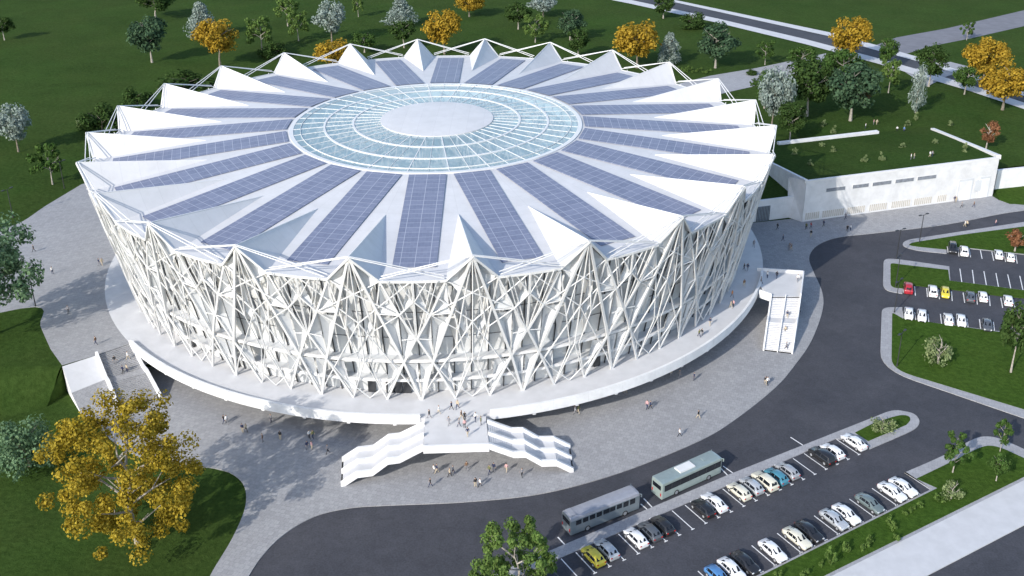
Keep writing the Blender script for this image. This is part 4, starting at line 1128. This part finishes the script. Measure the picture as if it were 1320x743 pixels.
for kd, col, q, row, lab in NEAR:
    s_, n_ = slot(q); s_ = (math.floor(s_ / SP) + .5) * SP
    c = PK(s_ + rnd.uniform(-.08, .08), (2.55 if row == 0 else 14.7) + rnd.uniform(-.15, .15))
    place_car(kd, col, c, AN_ + (math.pi if row == 0 else 0) + rnd.uniform(-.02, .02), lab, 'cars parked near the coaches')
far_a = math.atan2(*[(Vector((125.91,-8.26,0)) - Vector((123.62,-15.16,0)))[i] for i in (1, 0)])
FAR = [
 ('suv', 'black', (118.37,4.26,0.6), 'black off-roader at the head of the farthest parking row'),
 ('suv', 'white', (120.45,2.76,0.8), 'white off-roader next to the black one in the farthest row'),
 ('sedan', 'white', (127.75,1.05,0.6), 'white saloon in the farthest row, left of a hatchback'),
 ('hatch', 'white', (129.79,-0.41,0.6), 'white hatchback last in the farthest row'),
 ('suv', 'red', (101.21,-15.92,0.7), 'red off-roader on the far car park'),
 ('suv', 'white', (105.91,-17.39,0.7), 'white off-roader beside the yellow car, far car park'),
 ('hatch', 'yellow', (108.31,-18.1,0.6), 'yellow hatchback on the far car park'),
 ('sedan', 'grey', (112.96,-19.89,0.6), 'dark grey saloon right of the yellow car, far car park'),
 ('hatch', 'white', (115.57,-19.9,0.6), 'white hatchback beside the dark grey saloon, far car park'),
 ('hatch', 'white', (120.13,-21.66,0.6), 'white hatchback near the dark tall tree, far car park'),
 ('sedan', 'white', (97.4,-27.38,0.6), 'white saloon first in the row below the red car'),
 ('sedan', 'white', (99.8,-28.21,0.6), 'white saloon second in the row below the red car'),
 ('sedan', 'white', (104.61,-29.69,0.6), 'white saloon third in the row below the red car'),
 ('sedan', 'white', (106.95,-30.34,0.6), 'white saloon fourth in the row below the red car'),
 ('sedan', 'grey', (111.45,-32.11,0.6), 'dark grey saloon at the end of the row below the red car'),
]
for kd, col, q, lab in FAR:
    place_car(kd, col, q, far_a + math.pi * (1 if rnd.random() < .4 else 0) + rnd.uniform(-.03, .03), lab, 'cars on the far car park')

# ------------------------------------------------------------------ coaches
M['coachglass'] = M['darkglass']
def coach(name, a, b, label, body_m, roof_m, rounded_roof):
    """a rear, b front corner of the near side on the ground"""
    a, b = Vector(a), Vector(b); d = (b - a); L = 12.2; d.normalize()
    nrm = Vector((-d.y, d.x, 0)); c = (a + b) / 2 + nrm * 1.27
    o = empty(name, (c.x, c.y, .022), math.atan2(d.y, d.x)); tag(o, label, 'coach', 'coaches parked along the strip')
    H = 3.35; w = 1.26; h = L / 2
    if rounded_roof: prof = [(w, .38), (w, 2.35), (w * .985, 2.75), (w * .90, 3.12), (w * .68, 3.30), (0, 3.36)]
    else: prof = [(w, .38), (w, 2.95), (w * .99, 3.10), (w * .95, 3.2), (w * .6, 3.26), (0, 3.28)]
    def sec(x, k, dz=0): 
        s_ = [(x, y * k, z if z < 1 else z + dz) for y, z in prof]
        return s_ + [(x_, -y, z) for x_, y, z in reversed(s_[:-1])]
    secs = [sec(-h, .94, -.06), sec(-h + .12, 1), sec(-h * .5, 1), sec(0, 1), sec(h * .5, 1), sec(h - .5, 1), sec(h - .12, .98, -.10), sec(h, .88, -.30)]
    k = len(prof)
    mb = MB()
    low = [s_[:3] for s_ in secs]; top = [s_[2:-2] for s_ in secs]; oth = [s_[-3:] for s_ in secs]
    mb.grid(low); mb.grid(oth); mb.face(secs[0][::-1]); mb.face(secs[-1]); mb.grid([[s_[-1], s_[0]] for s_ in secs])
    mb.grid(top, 1)
    mb.build('body', [body_m, roof_m], o)
    # windows along both sides
    z0, z1 = (1.72, 2.62) if rounded_roof else (1.62, 2.72)
    for sg in (-1, 1):
        mb = MB()
        if rounded_roof:
            n = 9; xs = -h + .9
            for i in range(n):
                xa, xb = xs + i * 1.18, xs + i * 1.18 + (.92 if i != 4 else 1.1)
                zz = (z0 + (.12 if i < 7 else 0), z1)
                mb.box(((xa + xb) / 2, sg * (w + .004), (zz[0] + zz[1]) / 2), (xb - xa, .03, zz[1] - zz[0]))
        else:
            mb.box((.1, sg * (w + .004), (z0 + z1) / 2), (L - .75, .03, z1 - z0))
        ob = mb.build('side_window', M['darkglass'], o)
        if not rounded_roof:
            mb = MB()
            for i in range(6): mb.box((-h + 1.9 + i * 1.75, sg * (w + .022), (z0 + z1) / 2), (.05, .012, z1 - z0))
            mb.build('window_post', M['mullion'], ob)
        for x in (-h * .52, h * .56):
            ty = MB(); n = 18; R0 = .5; y0 = sg * (w - .22); y1 = sg * (w + .03)
            rows = [[(r_ * math.cos(2 * math.pi * q / n), y, r_ * math.sin(2 * math.pi * q / n)) for q in range(n)] for r_, y in ((R0, y0), (R0, y1 - sg * .05), (R0 * .9, y1), (R0 * .6, y1 - sg * .01))]
            ty.grid(rows, 0, True); wh = ty.build('wheel', M['rubber'], o); wh.location = (x, 0, .5)
            rm = MB(); rm.face([(R0 * .6 * math.cos(2 * math.pi * q / n), y1 - sg * .005, R0 * .6 * math.sin(2 * math.pi * q / n)) for q in range(n)]); rm.build('rim', M['rim'], wh)
        mb = MB(); mb.box((h + .1, sg * (w + .12), 2.75), (.16, .12, .5)); mb.tube((h - .25, sg * w * .9, 3.05), (h + .12, sg * (w + .12), 3.0), .05); mb.build('door_mirror', body_m, o)
        mb = MB(); mb.box((h - .02, sg * .85, .75), (.12, .4, .22)); mb.build('headlight', M['lampclear'], o)
        mb = MB(); mb.box((-h - .005, sg * .98, 1.1), (.06, .2, .5)); mb.build('tail_light', M['lampred'], o)
    mb = MB(); mb.face([(h + .012 - .0, -w * .80, 1.25), (h + .012, w * .80, 1.25), (h - .0, w * .80, 2.5), (h - .0, -w * .80, 2.5)]); mb.build('windscreen', M['darkglass'], o)
    mb = MB(); mb.box((-h - .01, 0, 2.25 if not rounded_roof else 2.3), (.04, w * 1.5, .75)); mb.build('rear_window', M['darkglass'], o)
    if rounded_roof:
        mb = MB(); mb.box((-h + .75, 0, 3.37), (.9, 1.7, .14)); mb.build('roof_hatch', roof_m, o)
    else:
        mb = MB(); mb.box((-.6, 0, 3.36), (3.0, 1.5, .22)); mb.build('air_conditioner', M['panelwhite'], o)
        mb = MB(); mb.box((3.4, 0, 3.30), (.9, .8, .1)); mb.build('roof_hatch', roof_m, o)
    return o
coach('coach', (25.81,-93.97,0), (36.74,-87.71,0), 'grey round-roofed coach with separate side windows, parked by the bright green tree', paint('coach_grey', (.16, .19, .21), .1), paint('coach_roof', (.28, .29, .33)), True)
coach('coach', (40.03,-85.92,0), (50.31,-79.18,0), 'pale green-grey square coach with one dark window band and roof unit', paint('coach_green_grey', (.27, .325, .305)), paint('coach_green_roof', (.24, .30, .305)), False)

# ------------------------------------------------------------------ street lamps
lp = empty('street_lamp')
mb = MB(); mb.tube((0, 0, 0), (0, 0, .5), .17, .12, 10); mb.tube((0, 0, .5), (0, 0, 7.3), .11, .07, 8, cap=True); mb.build('post', M['lampmetal'], lp)
for s in (-1, 1):
    mb = MB(); mb.tube((0, 0, 7.1), (.9 * s, 0, 7.35), .05, .05, 6); ob = mb.build('arm', M['lampmetal'], lp)
    mb = MB(); mb.box((1.15 * s, 0, 7.34), (.75, .38, .16)); mb.build('lamp_head', M['lampmetal'], ob)
LM = [((112.23,8.65,0), 'black double-headed lamp post on the tip of the farthest parking lawn'), ((94.98,-25.95,0.1), 'black double-headed lamp post at the kerb corner below the red car'),
      ((99.02,-14.37,0.1), 'black double-headed lamp post on the lawn left of the red car'), ((103.84,-0.32,0.1), 'black double-headed lamp post at the upper end of the small lawn'),
      ((88.5,-47.15,0.1), 'black double-headed lamp post on the big lawn beside the road bend'), ((-103.05,12.36,5.2), 'dark lamp post on the left lawn edge by the upper plaza'),
      ((-77.75,-32.36,5.2), 'dark lamp post in front of the large blue-green tree'), ((-98.92,31.56,5.2), 'dark lamp post beside the green sapling at the upper plaza corner')]
for i, (q, lab) in enumerate(LM):
    o = lp if i == 0 else copy_tree(lp)
    o.location = q; o.rotation_euler = (0, 0, .5 + .3 * (i % 3)); tag(o, lab, 'lamp post', 'double headed lamp posts')

# ------------------------------------------------------------------ people
def cloth(name, c): return plain(name, c, .8, .12, 8.0)
SKIN = plain('skin', (.50, .33, .24), .6, .05); HAIR = [plain('dark_hair', (.02, .016, .013), .6, .1), plain('brown_hair', (.09, .055, .03), .6, .1)]
TOPS = {'black': (.015, .015, .018), 'white': (.75, .75, .75), 'navy': (.02, .03, .08), 'grey': (.22, .22, .24), 'red': (.42, .05, .05), 'beige': (.50, .42, .30), 'blue': (.10, .20, .42), 'olive': (.14, .15, .06), 'orange': (.55, .22, .08), 'pink': (.58, .34, .34), 'green': (.08, .20, .08), 'brown': (.16, .09, .05)}
TOPM = {k: cloth(k + '_cloth', c) for k, c in TOPS.items()}
LEGM = {k: TOPM[k] for k in ('black', 'navy', 'grey', 'beige', 'white')}
def body_mesh(pose, seed):
    """one continuous figure grown over a posed skeleton"""
    r = random.Random(seed)
    st_ = {'stand': (.02, -.02, .08, -.06), 'walk': (.34, -.30, -.28, .30), 'walk_b': (-.28, .30, .30, -.26)}[pose]
    fl, fr, al, ar_ = st_
    V = []; Ed = []; Rr = []
    def add(p, rad, par=None):
        V.append(p); Rr.append(rad)
        if par is not None: Ed.append((par, len(V) - 1))
        return len(V) - 1
    lift = 0.0
    pel = add((0, 0, .92), .125)
    wa = add((.0, 0, 1.08), .125, pel); ch = add((.01, 0, 1.30), .145, wa); nk = add((.0, 0, 1.47), .065, ch); hd0 = add((.015, 0, 1.56), .085, nk); hd = add((.02, 0, 1.66), .092, hd0); add((.01, 0, 1.73), .06, hd)
    for s, sw, asw in ((1, fl, al), (-1, fr, ar_)):
        hp_ = add((.0, .10 * s, .88), .095, pel)
        kn = add((.40 * math.sin(sw) + .03, .10 * s, .88 - .42 * math.cos(sw)), .06, hp_)
        back = .12 if sw < 0 else .0
        fx, fz = V[kn][0] + .40 * math.sin(sw) - back, .09
        an = add((fx, .10 * s, fz), .045, kn); add((fx + .14, .11 * s, .04), .038, an)
        sh = add((.0, .19 * s, 1.40), .062, ch)
        el = add((.28 * math.sin(asw), .24 * s, 1.40 - .28 * math.cos(asw)), .047, sh)
        wr = add((V[el][0] + .25 * math.sin(asw + .25), .25 * s, V[el][2] - .24 * math.cos(asw)), .034, el)
        add((V[wr][0] + .03, .245 * s, V[wr][2] - .10), .036, wr)
    me = bpy.data.meshes.new('person'); me.from_pydata(V, Ed, []); 
    ob = bpy.data.objects.new('person_rig', me); C.objects.link(ob)
    ensure_skin(me)
    md = ob.modifiers.new('s', 'SKIN'); md.use_smooth_shade = True
    for i, sv in enumerate(me.skin_vertices[0].data if me.skin_vertices else []): sv.radius = (Rr[i], Rr[i])
    if not me.skin_vertices: return None
    me.skin_vertices[0].data[0].use_root = True
    sb = ob.modifiers.new('d', 'SUBSURF'); sb.levels = 1; sb.render_levels = 1
    dg = bpy.context.evaluated_depsgraph_get(); dg.update()
    out = bpy.data.meshes.new_from_object(ob.evaluated_get(dg))
    bpy.data.objects.remove(ob)
    for mt in (TOPM['grey'], TOPM['black'], SKIN, HAIR[0], M['black']):
        out.materials.append(mt)
    for pl in out.polygons:
        c = pl.center; side = abs(c.y) > .17
        if c.z > 1.66 or (c.z > 1.55 and c.x < -.02): k = 3
        elif c.z > 1.47: k = 2
        elif side and c.z < .98 and c.z > .6: k = 2
        elif c.z > .94: k = 0
        elif c.z > .085: k = 1
        else: k = 4
        pl.material_index = k; pl.use_smooth = True
    out.name = 'person'
    return out
def ensure_skin(me):
    b = bmesh.new(); b.from_mesh(me); b.verts.layers.skin.verify(); b.to_mesh(me); b.free()
POSE = {p: body_mesh(p, 1) for p in ('stand', 'walk', 'walk_b')}
tn, ln = list(TOPS), list(LEGM)
DARK = ['black', 'navy', 'grey', 'brown', 'olive', 'red']; MIXED = ['black', 'white', 'navy', 'beige', 'grey', 'brown', 'black', 'white', 'olive', 'navy', 'pink', 'grey']
def crowd(pts, where, group, pal=MIXED, dz=0.0):
    used = set()
    for i, q in enumerate(pts):
        j = i
        t = pal[i % len(pal)]; l = ln[(i + i // len(pal) + len(where)) % 4]
        while (t, l) in used: j += 1; l = ln[j % 5]
        used.add((t, l))
        ps = ('walk', 'stand', 'walk_b', 'walk')[rnd.randrange(4)]
        o = inst('person', POSE[ps], None, (q[0], q[1], q[2] + dz), rnd.uniform(0, 6.28))
        s = rnd.uniform(.96, 1.06); o.scale = (s * 1.08, s * 1.08, s)
        for k_, mt in ((0, TOPM[t]), (1, LEGM[l]), (3, HAIR[i % 2])):
            o.material_slots[k_].link = 'OBJECT'; o.material_slots[k_].material = mt
        tag(o, 'person in %s top and %s trousers %s %s' % (t, l, 'standing' if ps == 'stand' else 'walking', where), 'person', group)
crowd([(3.73,-71.4,5.2), (5.2,-70.07,5.2), (7.16,-68.95,5.2), (8.16,-68.72,5.2), (7.05,-73.36,5.2), (8.95,-71.63,5.2), (9.52,-72.07,5.2), (11.28,-72.18,5.2), (12.22,-73.38,5.2), (10.26,-76.34,5.2), (9.64,-74.12,5.2), (8.75,-73.8,5.2)], 'on the front stair landing', 'people on the front landing', dz=.075)
crowd([(4.71,-82.4,0.14), (4.96,-78.92,0.14), (5.4,-78.92,0.14), (7.53,-79.91,0.14), (7.97,-79.22,0.14), (10.07,-78.24,0.14), (11.68,-82.41,0.14), (12.4,-82.41,0.14), (13.72,-79.23,0.14), (14.38,-78.64,0.14), (16.38,-78.65,0.14), (18.86,-79.93,0.14)], 'on the paving before the front stairs', 'people before the front stairs')
crowd([(-31.96,-65.26,0.14), (-31.47,-65.37,0.14), (-28.12,-67.86,0.14), (-27.53,-67.86,0.14), (-23.98,-65.04,0.14), (-24.04,-70.72,0.14), (-21.33,-69.96,0.14), (-16.56,-69.65,0.14), (-15.98,-69.65,0.14), (-16.34,-72.65,0.14), (-15.58,-72.66,0.14), (-12.77,-73.82,0.14)], 'on the plaza near the golden tree', 'people on the front left plaza')
crowd([(-89.41,-6.97,5.23), (-80.54,-18.02,5.23), (-72.33,-13.91,5.23), (-71.66,-13.91,5.23), (-69.99,-35.33,5.23), (-59.86,-47.47,5.23)], 'on the upper plaza left of the arena', 'people on the upper plaza')
crowd([(-55.0,-51.8,3.75), (-53.2,-50.3,3.75), (-53.2,-53.2,2.6), (-52.6,-52.8,2.6)], 'on the plaza steps at the left', 'people on the plaza steps')
crowd([(65.43,-16.7,5.2), (66.13,-16.89,5.2), (63.97,-24.3,5.2), (67.72,-23.08,5.2), (69.57,-20.4,5.2), (60.63,-29.1,5.2), (59.57,-33.7,5.2), (60.12,-33.22,5.2), (51.61,-44.98,5.2), (52.16,-44.69,5.2), (54.35,-40.55,5.2), (69.84,-4.93,5.2)], 'on the terrace right of the arena', 'people on the right terrace', ['black', 'navy', 'brown', 'grey', 'white', 'orange', 'beige', 'pink', 'olive', 'black', 'navy', 'grey'], .06)
crowd([(71.5, -20.5, 5.22), (75.5, -22.0, 5.22), (70.9, -33.5, 3.0), (69.8, -37.2, 1.6), (69.2, -41.2, .3)], 'on the side stairs right of the arena', 'people on the side stairs')
crowd([(62.67,-53.3,0.14), (63,-53.43,0.14), (49.97,-51.83,0.14), (45.81,-50.63,0.14), (37.1,-56.05,0.14), (76.36,-21.89,0.14), (75.38,-25.97,0.14), (27.83,-62.6,0.14), (28.45,-62.37,0.14), (40.99,-61.09,0.14), (40.46,-60.97,0.14), (47.46,-51.04,0.14)], 'on the paving right of the front stairs', 'people on the front right plaza')
crowd([(48.91,-64.05,0.14), (45.02,-69.23,0.14), (22.39,-57.17,5.2)][:2], 'near the road edge of the plaza', 'people near the road edge')
crowd([(80.32,16.41,0.14), (80.08,9.55,0.14), (80.34,4.3,0.14), (80.93,4.51,0.14), (87.31,16.39,0.14), (88.62,17.09,0.14), (87.4,12.23,0.14), (92.04,18.27,0.14), (98.62,22.6,0.14), (80.53,4.73,0.14)], 'on the shaded paving below the gate wall', 'people on the shaded paving', DARK)
crowd([(96.99,15.19,0.14), (97.88,15.66,0.14), (130.04,33.75,0.14), (130.45,33.75,0.14), (130.53,30.08,0.14), (133.71,30.32,0.14)], 'on sunny paving before the annex', 'people before the annex')
crowd([(126.71,18.18,0.03), (127.11,18.03,0.03), (134.27,18.35,0.15)], 'on the far road beside the parking lawn', 'people on the far road', ['white', 'beige', 'pink'])
crowd([(120.16,79.63,5.2), (123.77,83.37,5.2), (124.7,83.37,5.2), (128.58,76.65,5.2), (130.46,76.11,5.25), (119.33,39.47,9.84), (120.41,40.22,9.78), (125.1,41.72,9.78), (125.84,42.06,9.76)], 'on the grass behind the annex', 'people on the grass roof', ['white', 'pink', 'beige', 'white', 'blue', 'white', 'beige', 'white', 'grey'])

# ------------------------------------------------------------------ camera and light
CP, CR, CU, CF = [[20.37707, -211.65081, 100.49922], [0.999999, -0.00049, -0.001153], [0.001252, 0.391353, 0.92024], [0.0, 0.920241, -0.391353]]
cam = bpy.data.cameras.new('camera'); cam.sensor_width = 36; cam.sensor_fit = 'HORIZONTAL'
cam.lens = 35.9331; cam.shift_x = -0.01894; cam.shift_y = -0.06932; cam.clip_end = 6000; cam.clip_start = 1
co = link(bpy.data.objects.new('camera', cam))
co.matrix_world = Matrix(((CR[0], CU[0], -CF[0], CP[0]), (CR[1], CU[1], -CF[1], CP[1]), (CR[2], CU[2], -CF[2], CP[2]), (0, 0, 0, 1)))
scene.camera = co
EL, AZ = R_(29.0), R_(53.0)          # light travels towards azimuth AZ, falling at EL
sun = bpy.data.lights.new('sun', 'SUN'); sun.energy = 2.5; sun.angle = R_(.55); sun.color = (1.0, .95, .87)
so = link(bpy.data.objects.new('sun', sun))
so.rotation_euler = Vector((math.cos(AZ) * math.cos(EL), math.sin(AZ) * math.cos(EL), -math.sin(EL))).to_track_quat('-Z', 'Y').to_euler()
wd = bpy.data.worlds.new('World'); scene.world = wd; wd.use_nodes = True
nt = wd.node_tree; bg = nt.nodes['Background']
sk = nt.nodes.new('ShaderNodeTexSky'); sk.sky_type = 'NISHITA'; sk.sun_disc = False
sk.sun_elevation = EL; sk.sun_rotation = math.atan2(-math.cos(AZ), -math.sin(AZ)); sk.air_density = 1.0; sk.dust_density = 1.0; sk.ozone_density = 1.2
nt.links.new(sk.outputs[0], bg.inputs[0]); bg.inputs[1].default_value = .15
vs = scene.view_settings
vs.view_transform = 'Standard'; vs.look = 'None'; vs.gamma = 1; vs.use_curve_mapping = False; vs.exposure = .78
scene.cycles.max_bounces = 6; scene.cycles.diffuse_bounces = 3; scene.cycles.transparent_max_bounces = 12; scene.cycles.use_denoising = True
scene.cycles.sample_clamp_indirect = 6
